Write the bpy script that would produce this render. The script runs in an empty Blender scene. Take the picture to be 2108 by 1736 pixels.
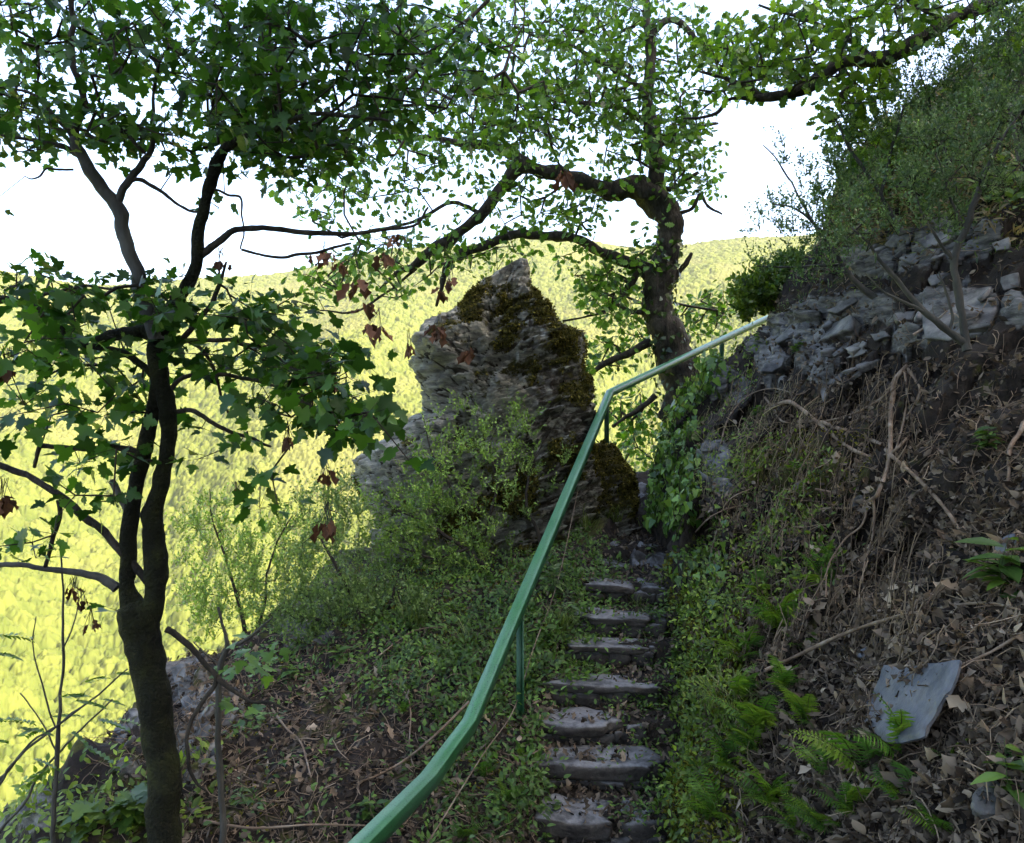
import bpy, math, random
import numpy as np
from mathutils import Vector
from mathutils.bvhtree import BVHTree

# ------------------------------------------------------------------ camera, sky, sun, exposure
S = bpy.context.scene
COL = S.collection
F = 1754.0                       # focal length in the units used for layout (picture 2108 x 1736)
cam_d = bpy.data.cameras.new("camera")
cam_d.sensor_width = 36.0
cam_d.lens = 36.0 * F / 2108.0
cam_d.clip_start = 0.05
cam_d.clip_end = 5000
cam = bpy.data.objects.new("camera", cam_d)
cam.location = (0, 0, 0)
cam.rotation_euler = (math.radians(90), 0, 0)
COL.objects.link(cam)
S.camera = cam

SUN_EL, SUN_AZ = 38.0, 112.0      # azimuth clockwise from the view direction (+Y)
w = bpy.data.worlds.new("World")
S.world = w
w.use_nodes = True
nt = w.node_tree
sky = nt.nodes.new("ShaderNodeTexSky")
sky.sky_type = 'NISHITA'
sky.sun_disc = False
sky.sun_elevation = math.radians(SUN_EL)
sky.sun_rotation = math.radians(SUN_AZ)
sky.air_density = 0.8
sky.dust_density = 4.0
sky.ozone_density = 0.3
bg = nt.nodes["Background"]
bg.inputs[1].default_value = 0.15
nt.links.new(sky.outputs[0], bg.inputs[0])
sun_d = bpy.data.lights.new("sun", 'SUN')
sun_d.energy = 3.2
sun_d.angle = math.radians(0.5)
sun_d.color = (1.0, 0.93, 0.80)
sun = bpy.data.objects.new("sun", sun_d)
el, az = math.radians(SUN_EL), math.radians(SUN_AZ)
SD = Vector((math.sin(az) * math.cos(el), math.cos(az) * math.cos(el), math.sin(el)))
sun.rotation_euler = SD.to_track_quat('Z', 'Y').to_euler()
COL.objects.link(sun)
S.view_settings.view_transform = 'Standard'
S.view_settings.look = 'None'
S.view_settings.exposure = 2.7
S.view_settings.gamma = 1.0
try:
    S.cycles.max_bounces = 6
    S.cycles.diffuse_bounces = 3
    S.cycles.transparent_max_bounces = 4
except Exception:
    pass

HAZE_D = .00006
RNG = np.random.default_rng(7)
random.seed(7)


def P(px, py, d):
    return np.array([(px - 1054.0) / F * d, d, -(py - 868.0) / F * d])


def sstep(a, b, x):
    t = np.clip((np.asarray(x, float) - a) / (b - a), 0, 1)
    return t * t * (3 - 2 * t)


# ------------------------------------------------------------------ noise
def _hash(ix, iy, iz, seed):
    h = (ix * 374761393 + iy * 668265263 + iz * 2147483647 + seed * 974634777) & 0xFFFFFFFF
    h = ((h ^ (h >> 13)) * 1274126177) & 0xFFFFFFFF
    h = ((h ^ (h >> 15)) * 2246822519) & 0xFFFFFFFF
    return ((h ^ (h >> 16)) & 0xFFFFFF) / float(0xFFFFFF)


def vnoise(p, seed=0):
    f = np.floor(p)
    i = f.astype(np.int64)
    t = p - f
    t = t * t * (3 - 2 * t)
    r = 0
    for dx in (0, 1):
        wx = t[:, 0] if dx else 1 - t[:, 0]
        for dy in (0, 1):
            wy = t[:, 1] if dy else 1 - t[:, 1]
            for dz in (0, 1):
                wz = t[:, 2] if dz else 1 - t[:, 2]
                r = r + wx * wy * wz * _hash(i[:, 0] + dx, i[:, 1] + dy, i[:, 2] + dz, seed)
    return r * 2 - 1


def fbm(p, scale=1.0, octv=4, seed=0, gain=0.5):
    a, s, r = 1.0, scale, 0
    for k in range(octv):
        r = r + a * vnoise(p * s + 17.3 * k, seed + k)
        a *= gain
        s *= 2.03
    return r


# ------------------------------------------------------------------ mesh building
def build(name, V, L, N, mat, parent=None, smooth=False, tint=None, attrs=None):
    """V (n,3); L flat loop indices; N loop totals (int = uniform)."""
    V = np.asarray(V, np.float32)
    L = np.asarray(L, np.int32).ravel()
    if isinstance(N, int):
        N = np.full(len(L) // N, N, np.int32)
    me = bpy.data.meshes.new(name)
    me.vertices.add(len(V))
    me.vertices.foreach_set("co", V.ravel())
    me.loops.add(len(L))
    me.loops.foreach_set("vertex_index", L)
    me.polygons.add(len(N))
    st = np.zeros(len(N), np.int32)
    st[1:] = np.cumsum(N)[:-1]
    me.polygons.foreach_set("loop_start", st)
    me.polygons.foreach_set("loop_total", N.astype(np.int32))
    if smooth:
        me.polygons.foreach_set("use_smooth", np.ones(len(N), bool))
    me.update(calc_edges=True)
    if tint is not None:
        a = me.color_attributes.new("tint", 'FLOAT_COLOR', 'POINT')
        t = np.ones((len(V), 4), np.float32)
        t[:, :3] = tint
        a.data.foreach_set("color", t.ravel())
    for k, v in (attrs or {}).items():
        a = me.attributes.new(k, 'FLOAT', 'POINT')
        a.data.foreach_set("value", np.asarray(v, np.float32))
    if mat:
        me.materials.append(mat)
    o = bpy.data.objects.new(name, me)
    COL.objects.link(o)
    if parent is not None:
        o.parent = parent
        o.location = -np.array(parent.location)
    return o


def tag(o, label=None, cat=None, group=None, kind=None):
    if label: o["label"] = label
    if cat: o["category"] = cat
    if group: o["group"] = group
    if kind: o["kind"] = kind
    return o


def empty(name, loc):
    e = bpy.data.objects.new(name, None)
    e.location = tuple(float(v) for v in loc)
    e.empty_display_size = 0.1
    COL.objects.link(e)
    return e


def join(parts):
    """parts: list of (V, L(m,k)) with the same k -> V, L"""
    Vs, Ls, off = [], [], 0
    for v, l in parts:
        Vs.append(v); Ls.append(np.asarray(l) + off); off += len(v)
    return np.concatenate(Vs), np.concatenate(Ls)


def smooth_path(pts, n=6):
    p = np.asarray(pts, float)
    if len(p) < 3:
        t = np.linspace(0, 1, n + 1)[:, None]
        return p[0] * (1 - t) + p[-1] * t
    q = np.vstack([2 * p[0] - p[1], p, 2 * p[-1] - p[-2]])
    out = []
    for i in range(1, len(q) - 2):
        t = np.linspace(0, 1, n, endpoint=False)[:, None]
        a, b, c, d = q[i - 1], q[i], q[i + 1], q[i + 2]
        out.append(0.5 * ((2 * b) + (-a + c) * t + (2 * a - 5 * b + 4 * c - d) * t ** 2 + (-a + 3 * b - 3 * c + d) * t ** 3))
    out.append(p[-1:])
    return np.concatenate(out)


def tube(path, rad, sides=8, rough=0.0, seed=0, cap=True):
    p = np.asarray(path, float)
    r = np.asarray(rad, float) * np.ones(len(p))
    t = np.gradient(p, axis=0)
    t /= np.linalg.norm(t, axis=1, keepdims=True) + 1e-9
    u = np.zeros_like(p)
    ref = np.array([0.31, 0.9, 0.2]) if abs(t[0, 2]) > 0.6 else np.array([0, 0, 1.0])
    for i in range(len(p)):
        v = ref - t[i] * np.dot(ref, t[i])
        v /= np.linalg.norm(v) + 1e-9
        u[i] = v
        ref = v
    b = np.cross(t, u)
    ang = np.linspace(0, 2 * math.pi, sides, endpoint=False)
    ring = np.cos(ang)[None, :, None] * u[:, None, :] + np.sin(ang)[None, :, None] * b[:, None, :]
    rr = np.repeat(r[:, None], sides, 1)
    V = p[:, None, :] + ring * rr[:, :, None]
    if rough > 0:
        nz = fbm((V / np.maximum(r.max(), .01)).reshape(-1, 3), 0.9, 3, seed).reshape(len(p), sides)
        V = p[:, None, :] + ring * (rr * (1 + rough * nz))[:, :, None]
    n = len(p)
    i = np.arange(n - 1)[:, None] * sides
    j = np.arange(sides)[None, :]
    jn = (j + 1) % sides
    q = np.stack([i + j, i + jn, i + sides + jn, i + sides + j], -1).reshape(-1, 4)
    V = V.reshape(-1, 3)
    if cap:   # close the end by collapsing to a point ring
        e = p[-1] + t[-1] * r[-1] * 0.6
        k = len(V)
        V = np.vstack([V, np.repeat(e[None], sides, 0)])
        a = (n - 1) * sides
        q2 = np.stack([a + j[0], a + jn[0], k + jn[0], k + j[0]], -1)
        q = np.vstack([q, q2])
    return V, q


def sticks(A, B, ra, rb, sides=3):
    A = np.asarray(A, float); B = np.asarray(B, float)
    d = B - A
    d /= np.linalg.norm(d, axis=1, keepdims=True) + 1e-9
    ref = np.where(np.abs(d[:, 2:3]) > 0.7, np.array([[1.0, 0.1, 0]]), np.array([[0, 0.1, 1.0]]))
    u = np.cross(d, ref); u /= np.linalg.norm(u, axis=1, keepdims=True) + 1e-9
    v = np.cross(d, u)
    ang = np.linspace(0, 2 * math.pi, sides, endpoint=False)
    ring = np.cos(ang)[None, :, None] * u[:, None] + np.sin(ang)[None, :, None] * v[:, None]
    ra = np.asarray(ra) * np.ones(len(A)); rb = np.asarray(rb) * np.ones(len(A))
    V = np.concatenate([A[:, None] + ring * ra[:, None, None], B[:, None] + ring * rb[:, None, None]], 1)
    j = np.arange(sides); jn = (j + 1) % sides
    q = np.stack([j, jn, sides + jn, sides + j], -1)
    L = (np.arange(len(A)) * 2 * sides)[:, None, None] + q[None]
    return V.reshape(-1, 3), L.reshape(-1, 4)


def frames(dirs, nors):
    x = np.asarray(dirs, float); n = np.asarray(nors, float)
    x = x / (np.linalg.norm(x, axis=1, keepdims=True) + 1e-9)
    y = np.cross(n, x); y /= np.linalg.norm(y, axis=1, keepdims=True) + 1e-9
    z = np.cross(x, y)
    return np.stack([x, y, z], 1)        # rows: local x (length), y (width), z (normal)


def place(tv, tt, pos, fr, sc):
    """instance template (k,3),(m,3) at n poses"""
    n, k = len(pos), len(tv)
    V = np.einsum('kj,njc->nkc', tv, fr) * np.asarray(sc).reshape(-1, 1, 1) + np.asarray(pos)[:, None, :]
    L = (np.arange(n) * k)[:, None, None] + tt[None]
    return V.reshape(-1, 3), L.reshape(-1, tt.shape[1])


def fan(outline, fold=0.12, droop=0.15, centre=(0.45, 0)):
    o = np.asarray(outline, float)
    V = np.vstack([[centre[0], centre[1], 0], np.c_[o, np.zeros(len(o))]])
    V[:, 2] = fold * np.abs(V[:, 1]) - droop * V[:, 0] ** 2
    n = len(o)
    T = np.array([[0, 1 + i, 1 + (i + 1) % n] for i in range(n)])
    return V, T


def mirror(half):
    h = list(half)
    return h + [(x, -y) for x, y in reversed(h) if abs(y) > 1e-6]


MAPLE = fan(mirror([(0, 0), (-.06, .16), (.10, .24), (.02, .42), (.22, .38), (.30, .55), (.42, .52), (.46, .34), (.52, .20), (.66, .28), (.70, .20), (.84, .16), (1.0, 0)]), .1, .25, (.3, 0))
OAK = fan(mirror([(0, 0), (.10, .06), (.16, .20), (.25, .11), (.34, .32), (.45, .18), (.56, .38), (.66, .22), (.80, .29), (.88, .14), (1.0, 0)]), .15, .2, (.45, 0))
OVATE = fan(mirror([(0, 0), (.18, .16), (.45, .24), (.75, .14), (1, 0)]), .2, .25)
LANCE = fan(mirror([(0, 0), (.25, .10), (.6, .09), (1, 0)]), .15, .3)
IVY = fan(mirror([(0, 0), (-.08, .22), (.10, .42), (.30, .28), (.55, .26), (1, 0)]), .05, .1, (.25, 0))
CURL = fan(mirror([(0, 0), (.2, .22), (.42, .14), (.6, .30), (.8, .12), (1, 0)]), .75, -.35)
CURL2 = fan(mirror([(0, 0), (.25, .18), (.5, .26), (.78, .16), (1, 0)]), -.6, .5)
DIAMOND = (np.array([[0, 0, 0], [.5, .3, .05], [1, 0, 0], [.5, -.3, .05]], float), np.array([[0, 1, 2], [0, 2, 3]]))
BLADE = (np.array([[0, .04, 0], [0, -.04, 0], [.4, .04, .28], [.4, -.04, .28], [.8, .025, .36], [.8, -.025, .36], [1.1, 0, .26]], float),
         np.array([[0, 1, 3], [0, 3, 2], [2, 3, 5], [2, 5, 4], [4, 5, 6]]))


def unit(v):
    return v / (np.linalg.norm(v, axis=-1, keepdims=True) + 1e-9)


def rdir(n, rng=RNG):
    return unit(rng.normal(size=(n, 3)))


def tints(n, k, lo, hi, rng=RNG, spread=.18):
    """per-instance colour between lo and hi, repeated for the k verts of the template"""
    t = rng.random((n, 1))
    c = np.array(lo) * (1 - t) + np.array(hi) * t
    c = c * (1 + rng.normal(0, spread, (n, 1)))
    return np.repeat(np.clip(c, .002, 1), k, 0)


# ------------------------------------------------------------------ materials
def newmat(name):
    m = bpy.data.materials.new(name)
    m.use_nodes = True
    t = m.node_tree
    return m, t, t.nodes["Principled BSDF"], t.nodes["Material Output"]


def leafmat(name, trans=0.45, rough=.45, tcol=(1.25, 1.35, .55), spec=.4):
    m, t, b, out = newmat(name)
    a = t.nodes.new("ShaderNodeAttribute"); a.attribute_name = "tint"
    t.links.new(a.outputs["Color"], b.inputs["Base Color"])
    b.inputs["Roughness"].default_value = rough
    b.inputs["Specular IOR Level"].default_value = spec
    if trans > 0:
        tr = t.nodes.new("ShaderNodeBsdfTranslucent")
        mx = t.nodes.new("ShaderNodeMix"); mx.data_type = 'RGBA'; mx.blend_type = 'MULTIPLY'
        mx.inputs[0].default_value = 1
        t.links.new(a.outputs["Color"], mx.inputs[6])
        mx.inputs[7].default_value = (*tcol, 1)
        t.links.new(mx.outputs[2], tr.inputs[0])
        ms = t.nodes.new("ShaderNodeMixShader"); ms.inputs[0].default_value = trans
        t.links.new(b.outputs[0], ms.inputs[1]); t.links.new(tr.outputs[0], ms.inputs[2])
        t.links.new(ms.outputs[0], out.inputs[0])
    return m


def noisy(name, cols, scale=3.0, rough=.85, bump=.4, bscale=40, stops=None, detail=8, spec=.25, dist=.0, bdist=.02, stretch=None):
    m, t, b, out = newmat(name)
    tc = t.nodes.new("ShaderNodeTexCoord")
    src = tc.outputs["Object"]
    if stretch:
        mp = t.nodes.new("ShaderNodeMapping"); mp.inputs["Scale"].default_value = stretch
        t.links.new(src, mp.inputs[0]); src = mp.outputs[0]
    n = t.nodes.new("ShaderNodeTexNoise"); n.inputs["Scale"].default_value = scale; n.inputs["Detail"].default_value = detail
    n.inputs["Roughness"].default_value = .65; n.inputs["Distortion"].default_value = dist
    t.links.new(src, n.inputs["Vector"])
    r = t.nodes.new("ShaderNodeValToRGB")
    e = r.color_ramp.elements
    k = len(cols)
    stops = stops or [.3 + .4 * i / (k - 1) for i in range(k)]
    while len(e) < k:
        e.new(.5)
    for i, c in enumerate(cols):
        e[i].position = stops[i]; e[i].color = (*c, 1)
    t.links.new(n.outputs[0], r.inputs[0])
    t.links.new(r.outputs[0], b.inputs["Base Color"])
    b.inputs["Roughness"].default_value = rough
    b.inputs["Specular IOR Level"].default_value = spec
    n2 = t.nodes.new("ShaderNodeTexNoise"); n2.inputs["Scale"].default_value = bscale; n2.inputs["Detail"].default_value = 6
    t.links.new(src, n2.inputs["Vector"])
    bp = t.nodes.new("ShaderNodeBump"); bp.inputs["Strength"].default_value = bump; bp.inputs["Distance"].default_value = bdist
    t.links.new(n2.outputs[0], bp.inputs["Height"]); t.links.new(bp.outputs[0], b.inputs["Normal"])
    return m


def mixattr(name, base, layers, rough=.85, bump=.6, spec=.25):
    """ground material: base colours, then layers (attribute, colours, scale)"""
    m, t, b, out = newmat(name)
    tc = t.nodes.new("ShaderNodeTexCoord")

    def ramp(cols, scale, detail=10, stretch=(1, 1, 1), rot=0):
        mp = t.nodes.new("ShaderNodeMapping"); mp.inputs["Scale"].default_value = stretch
        mp.inputs["Rotation"].default_value = (0, rot, 0)
        t.links.new(tc.outputs["Object"], mp.inputs[0])
        n = t.nodes.new("ShaderNodeTexNoise"); n.inputs["Scale"].default_value = scale; n.inputs["Detail"].default_value = detail
        n.inputs["Roughness"].default_value = .7
        t.links.new(mp.outputs[0], n.inputs["Vector"])
        r = t.nodes.new("ShaderNodeValToRGB"); e = r.color_ramp.elements
        while len(e) < len(cols): e.new(.5)
        for i, c in enumerate(cols):
            e[i].position = .28 + .42 * i / (len(cols) - 1); e[i].color = (*c, 1)
        t.links.new(n.outputs[0], r.inputs[0])
        return r.outputs[0], n.outputs[0]
    col, h = ramp(*base)
    for attr, cols, scale, *rest in layers:
        c2, h2 = ramp(cols, scale, 10, *rest)
        a = t.nodes.new("ShaderNodeAttribute"); a.attribute_name = attr
        # break the mask's border up with noise
        nn = t.nodes.new("ShaderNodeTexNoise"); nn.inputs["Scale"].default_value = 9; nn.inputs["Detail"].default_value = 8
        t.links.new(tc.outputs["Object"], nn.inputs["Vector"])
        ma = t.nodes.new("ShaderNodeMath"); ma.operation = 'MULTIPLY_ADD'
        t.links.new(nn.outputs[0], ma.inputs[0]); ma.inputs[1].default_value = 1.6
        t.links.new(a.outputs["Fac"], ma.inputs[2])
        mr = t.nodes.new("ShaderNodeMapRange"); mr.inputs[1].default_value = 1.15; mr.inputs[2].default_value = 1.35
        t.links.new(ma.outputs[0], mr.inputs[0])
        mx = t.nodes.new("ShaderNodeMix"); mx.data_type = 'RGBA'
        t.links.new(mr.outputs[0], mx.inputs[0]); t.links.new(col, mx.inputs[6]); t.links.new(c2, mx.inputs[7])
        col = mx.outputs[2]
    t.links.new(col, b.inputs["Base Color"])
    b.inputs["Roughness"].default_value = rough
    b.inputs["Specular IOR Level"].default_value = spec
    n2 = t.nodes.new("ShaderNodeTexNoise"); n2.inputs["Scale"].default_value = 28; n2.inputs["Detail"].default_value = 10
    n2.inputs["Roughness"].default_value = .7
    t.links.new(tc.outputs["Object"], n2.inputs["Vector"])
    bp = t.nodes.new("ShaderNodeBump"); bp.inputs["Strength"].default_value = bump; bp.inputs["Distance"].default_value = .04
    t.links.new(n2.outputs[0], bp.inputs["Height"]); t.links.new(bp.outputs[0], b.inputs["Normal"])
    return m


SLATE_C = [(.015, .014, .013), (.065, .062, .058), (.16, .155, .145), (.28, .265, .235)]
SOIL_C = [(.008, .006, .005), (.022, .017, .013), (.05, .037, .027)]
MOSS_C = [(.012, .014, .004), (.05, .052, .012), (.11, .10, .02)]
M = {}
M['soil'] = mixattr("soil_and_slate", (SOIL_C, 4.0), [
    ("rock", SLATE_C, 5.0, (1, 1, 4), .45), ("moss", MOSS_C, 12.0)])
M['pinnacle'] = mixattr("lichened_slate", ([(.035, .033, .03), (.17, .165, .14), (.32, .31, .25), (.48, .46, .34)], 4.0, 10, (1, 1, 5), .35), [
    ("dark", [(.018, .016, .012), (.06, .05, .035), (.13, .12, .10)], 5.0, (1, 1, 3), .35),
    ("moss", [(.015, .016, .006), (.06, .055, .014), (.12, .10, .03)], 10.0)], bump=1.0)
M['slate'] = noisy("slate_stone", SLATE_C, 4, .62, .5, 60, bdist=.01, spec=.4)
M['blue_slate'] = noisy("blue_slate", [(.035, .038, .045), (.07, .077, .09), (.12, .122, .13), (.07, .066, .062)], 6, .5, .5, 50, bdist=.008, spec=.5)
M['step'] = noisy("step_stone", [(.015, .014, .012), (.05, .048, .046), (.11, .108, .105), (.05, .043, .036)], 7, .7, .7, 40, bdist=.012, spec=.35)
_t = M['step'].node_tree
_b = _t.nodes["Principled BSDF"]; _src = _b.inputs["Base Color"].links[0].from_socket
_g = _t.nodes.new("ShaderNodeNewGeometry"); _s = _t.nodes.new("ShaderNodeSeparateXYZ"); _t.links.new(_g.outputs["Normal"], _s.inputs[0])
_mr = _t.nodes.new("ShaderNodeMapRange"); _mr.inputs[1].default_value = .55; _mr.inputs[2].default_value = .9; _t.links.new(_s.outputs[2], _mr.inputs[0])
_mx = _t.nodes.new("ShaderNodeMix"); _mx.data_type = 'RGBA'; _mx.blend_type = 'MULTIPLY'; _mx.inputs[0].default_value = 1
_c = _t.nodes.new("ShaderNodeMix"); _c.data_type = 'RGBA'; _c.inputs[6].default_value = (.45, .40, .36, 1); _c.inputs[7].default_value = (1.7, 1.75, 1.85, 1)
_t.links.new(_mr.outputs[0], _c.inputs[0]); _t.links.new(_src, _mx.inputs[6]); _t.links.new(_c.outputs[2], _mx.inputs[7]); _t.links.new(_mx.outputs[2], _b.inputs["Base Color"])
M['bark'] = noisy("mossy_bark", [(.010, .009, .007), (.035, .030, .022), (.075, .065, .05)], 9, .9, 1.0, 30, bdist=.03, stretch=(1, 1, .35))
M['barkmoss'] = noisy("bark_with_moss", [(.006, .006, .003), (.014, .015, .006), (.03, .034, .008)], 6, .95, 1.0, 60, bdist=.03)
M['palebark'] = noisy("smooth_grey_bark", [(.03, .03, .026), (.06, .058, .05), (.11, .105, .085)], 7, .8, .5, 40, stretch=(1, 1, .4))
M['twig'] = noisy("twig_bark", [(.02, .016, .012), (.05, .04, .03)], 12, .9, .2, 40)
M['deadwood'] = noisy("dead_root_wood", [(.07, .045, .028), (.17, .12, .08), (.30, .25, .19)], 8, .8, .5, 70, bdist=.006)
M['leaf'] = leafmat("leaf_green", .42)
M['herb'] = leafmat("herb_green", .35)
M['ivy'] = leafmat("ivy_leaf", .25, .32, spec=.5)
M['dead'] = leafmat("dead_leaf", .15, .8, (1.2, 1, .7), .15)
M['moss'] = leafmat("moss_tuft", .2, .95, (1, 1, .6), .05)
# painted rail: green paint with dark specks and pale worn patches
m, t, b, out = newmat("green_paint")
tc = t.nodes.new("ShaderNodeTexCoord")
n = t.nodes.new("ShaderNodeTexNoise"); n.inputs["Scale"].default_value = 1.3; n.inputs["Detail"].default_value = 4
r = t.nodes.new("ShaderNodeValToRGB"); r.color_ramp.elements[0].position = .35; r.color_ramp.elements[1].position = .65
r.color_ramp.elements[0].color = (.06, .33, .10, 1); r.color_ramp.elements[1].color = (.13, .40, .21, 1)
v = t.nodes.new("ShaderNodeTexNoise"); v.inputs["Scale"].default_value = 130; v.inputs["Detail"].default_value = 3
r2 = t.nodes.new("ShaderNodeValToRGB"); r2.color_ramp.elements[0].position = .36; r2.color_ramp.elements[1].position = .42
r2.color_ramp.elements[0].color = (.25, .25, .25, 1); r2.color_ramp.elements[1].color = (1, 1, 1, 1)
mx = t.nodes.new("ShaderNodeMix"); mx.data_type = 'RGBA'; mx.blend_type = 'MULTIPLY'; mx.inputs[0].default_value = 1
for nn in (n, v): t.links.new(tc.outputs["Object"], nn.inputs["Vector"])
t.links.new(n.outputs[0], r.inputs[0]); t.links.new(v.outputs[0], r2.inputs[0])
t.links.new(r.outputs[0], mx.inputs[6]); t.links.new(r2.outputs[0], mx.inputs[7]); 
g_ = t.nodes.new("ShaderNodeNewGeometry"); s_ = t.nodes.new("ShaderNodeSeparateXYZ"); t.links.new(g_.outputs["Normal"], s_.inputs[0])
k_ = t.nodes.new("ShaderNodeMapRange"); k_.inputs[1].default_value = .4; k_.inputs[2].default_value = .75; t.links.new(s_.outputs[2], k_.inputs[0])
c_ = t.nodes.new("ShaderNodeMix"); c_.data_type = 'RGBA'; c_.inputs[6].default_value = (.22, .26, .26, 1); c_.inputs[7].default_value = (.75, .55, .62, 1)  # pale tops, dark sides: skylight and shade put into the paint colour
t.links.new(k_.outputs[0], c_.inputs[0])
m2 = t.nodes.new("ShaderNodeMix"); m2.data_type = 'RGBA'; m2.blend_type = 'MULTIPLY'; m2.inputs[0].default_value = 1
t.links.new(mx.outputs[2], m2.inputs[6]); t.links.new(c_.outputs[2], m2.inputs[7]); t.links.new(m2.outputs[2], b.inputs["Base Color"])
b.inputs["Roughness"].default_value = .34
b.inputs["Specular IOR Level"].default_value = .6
bp = t.nodes.new("ShaderNodeBump"); bp.inputs["Strength"].default_value = .25; bp.inputs["Distance"].default_value = .002
t.links.new(v.outputs[0], bp.inputs["Height"]); t.links.new(bp.outputs[0], b.inputs["Normal"])
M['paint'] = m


# ------------------------------------------------------------------ terrain functions
STEP_D = [5.3, 5.74, 6.05, 6.39, 6.85, 7.13, 7.62, 8.66, 9.87]
STEP_Z = [-2.484, -2.314, -2.144, -1.974, -1.804, -1.634, -1.464, -1.294, -1.08]


def base_z(y):      # the path's smooth level
    return np.interp(y, [-40, 0, 4.5, 5.1] + STEP_D + [10.6, 12, 15, 20], [-3, -2.45, -2.62, -2.62] + STEP_Z + [-.95, -.6, .4, 1.5])


def step_z(y):      # the path with its steps
    y = np.asarray(y, float)
    z = np.interp(y, [-40, 0, 4.5, 5.3], [-3, -2.45, -2.64, -2.64])
    k = np.searchsorted(STEP_D, y - 0.04)
    zz = np.array([-2.64] + STEP_Z)[np.clip(k, 0, 9)]
    z = np.where(y > 5.2, zz, z)
    top = y > 9.87
    return np.where(top, base_z(y), z) - .004


def foot(y):
    return np.interp(y, [-40, 0, 2, 3, 4, 5.3, 6.05, 6.85, 7.62, 8.66, 9.87, 10.5, 10.9, 11.4, 12.2, 16, 30],
                     [3.5, 2.2, 1.7, 1.35, 1.08, .985, 1.14, 1.33, 1.45, 1.54, 1.62, 1.74, 2.15, 3.1, 5.0, 14, 40])


U = [-.06, 0, .15, .35, .9, 1.6, 2.2, 2.7, 3.75, 5, 10, 20, 50]
H_FAR = [-.7, 0, .9, 1.2, 1.65, 2.3, 3.75, 4.5, 5.3, 6.3, 11.5, 24, 56]
H_NEAR = [-.7, 0, .35, .75, 1.4, 2.05, 2.6, 3.1, 4.2, 5.6, 11.5, 24, 56]


def left_edge(y):
    return np.interp(y, [0, 4, 5.2, 5.6, 6.2, 6.8, 7.4, 8.4, 9, 10, 12, 14], [-3.4, -2.9, -2.85, -2.92, -2.95, -3.05, -2.95, -2.45, -2.15, -2.3, -1.6, -1])


def edge_z(y):
    return np.interp(y, [0, 4.5, 5.2, 5.6, 6.2, 6.8, 7.4, 8.4, 9, 12], [-2.8, -2.75, -2.5, -2.45, -2.42, -2.38, -2.22, -2.05, -1.85, -1.7])


def path_left(y):
    return np.interp(y, [0, 5, 5.3, 6.05, 6.85, 7.62, 8.66, 9.87, 11, 12, 14], [-.2, 0, .06, .12, .30, .55, .78, 1.2, 1.35, 2.2, 5])


def ground_z(x, y):
    pl = path_left(y)
    le = left_edge(y)
    inpath = sstep(0, .12, x - pl)
    u = np.clip((pl - x) / np.maximum(pl - le, .1), 0, 1)
    zl = base_z(y) + .02 + (edge_z(y) - base_z(y)) * (u ** 1.15)
    z = zl * (1 - inpath) + step_z(y) * inpath
    over = np.maximum(le - x, 0)
    z = z - over * 1.1 - np.minimum(over, 2) ** 2 * .9
    back = np.maximum(y - np.maximum(11.9 + np.maximum(x - 1.8, 0) * .8, 0), 0)
    z = z - back * 1.0 - np.minimum(back, 2) ** 2 * 1.0
    return z


def grid_faces(n, m):
    i = np.arange(n - 1)[:, None] * m
    j = np.arange(m - 1)[None]
    return np.stack([i + j, i + j + 1, i + m + j + 1, i + m + j], -1).reshape(-1, 4)


def spx(V):
    y = np.maximum(V[:, 1], .1)
    return 1054 + V[:, 0] / y * F, 868 - V[:, 2] / y * F


def blobs(V, L):
    """soft membership of the points in patches given as (layout x, y, rx, ry)"""
    x, y = spx(V)
    r = np.zeros(len(V))
    for cx, cy, rx, ry in L:
        r = np.maximum(r, 1 - sstep(.6, 1.25, np.hypot((x - cx) / rx, (y - cy) / ry)))
    return r


def strata(V, thick, tilt, seed=0, wob=.5):
    a = math.radians(tilt)
    w = (V[:, 2] * math.cos(a) - V[:, 0] * math.sin(a) + .25 * V[:, 1]) / thick + wob * fbm(V, .9, 3, seed)
    k = np.floor(w); f = w - k
    j = _hash(k.astype(np.int64), np.floor(V[:, 0] / .5 + k * .37).astype(np.int64), np.floor(V[:, 1] / .5).astype(np.int64), seed)
    return f, j


# hillside on the right
ys = np.concatenate([np.linspace(-30, 1.5, 40)[:-1], np.linspace(1.5, 12.2, 520), np.linspace(12.25, 16, 60)[:], np.linspace(16.5, 34, 30)])
ss = np.concatenate([np.linspace(0, 1, 330) ** 1.0 * 6.5, 6.5 + np.linspace(0.03, 1, 60) ** 1.6 * 43])
hs_s = ss
Y, Uq = np.meshgrid(ys, np.arange(len(ss)), indexing='ij')
wf = sstep(5.6, 9.0, Y[:, :1])
nf = np.interp(np.linspace(0, 1, 4), [0, 1], [0, 1])


def profile(w):
    h = np.array(H_NEAR) * (1 - w) + np.array(H_FAR) * w
    u = np.array(U)
    s = np.r_[0, np.cumsum(np.hypot(np.diff(u), np.diff(h)))]
    return np.interp(ss, s, u), np.interp(ss, s, h)


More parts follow.
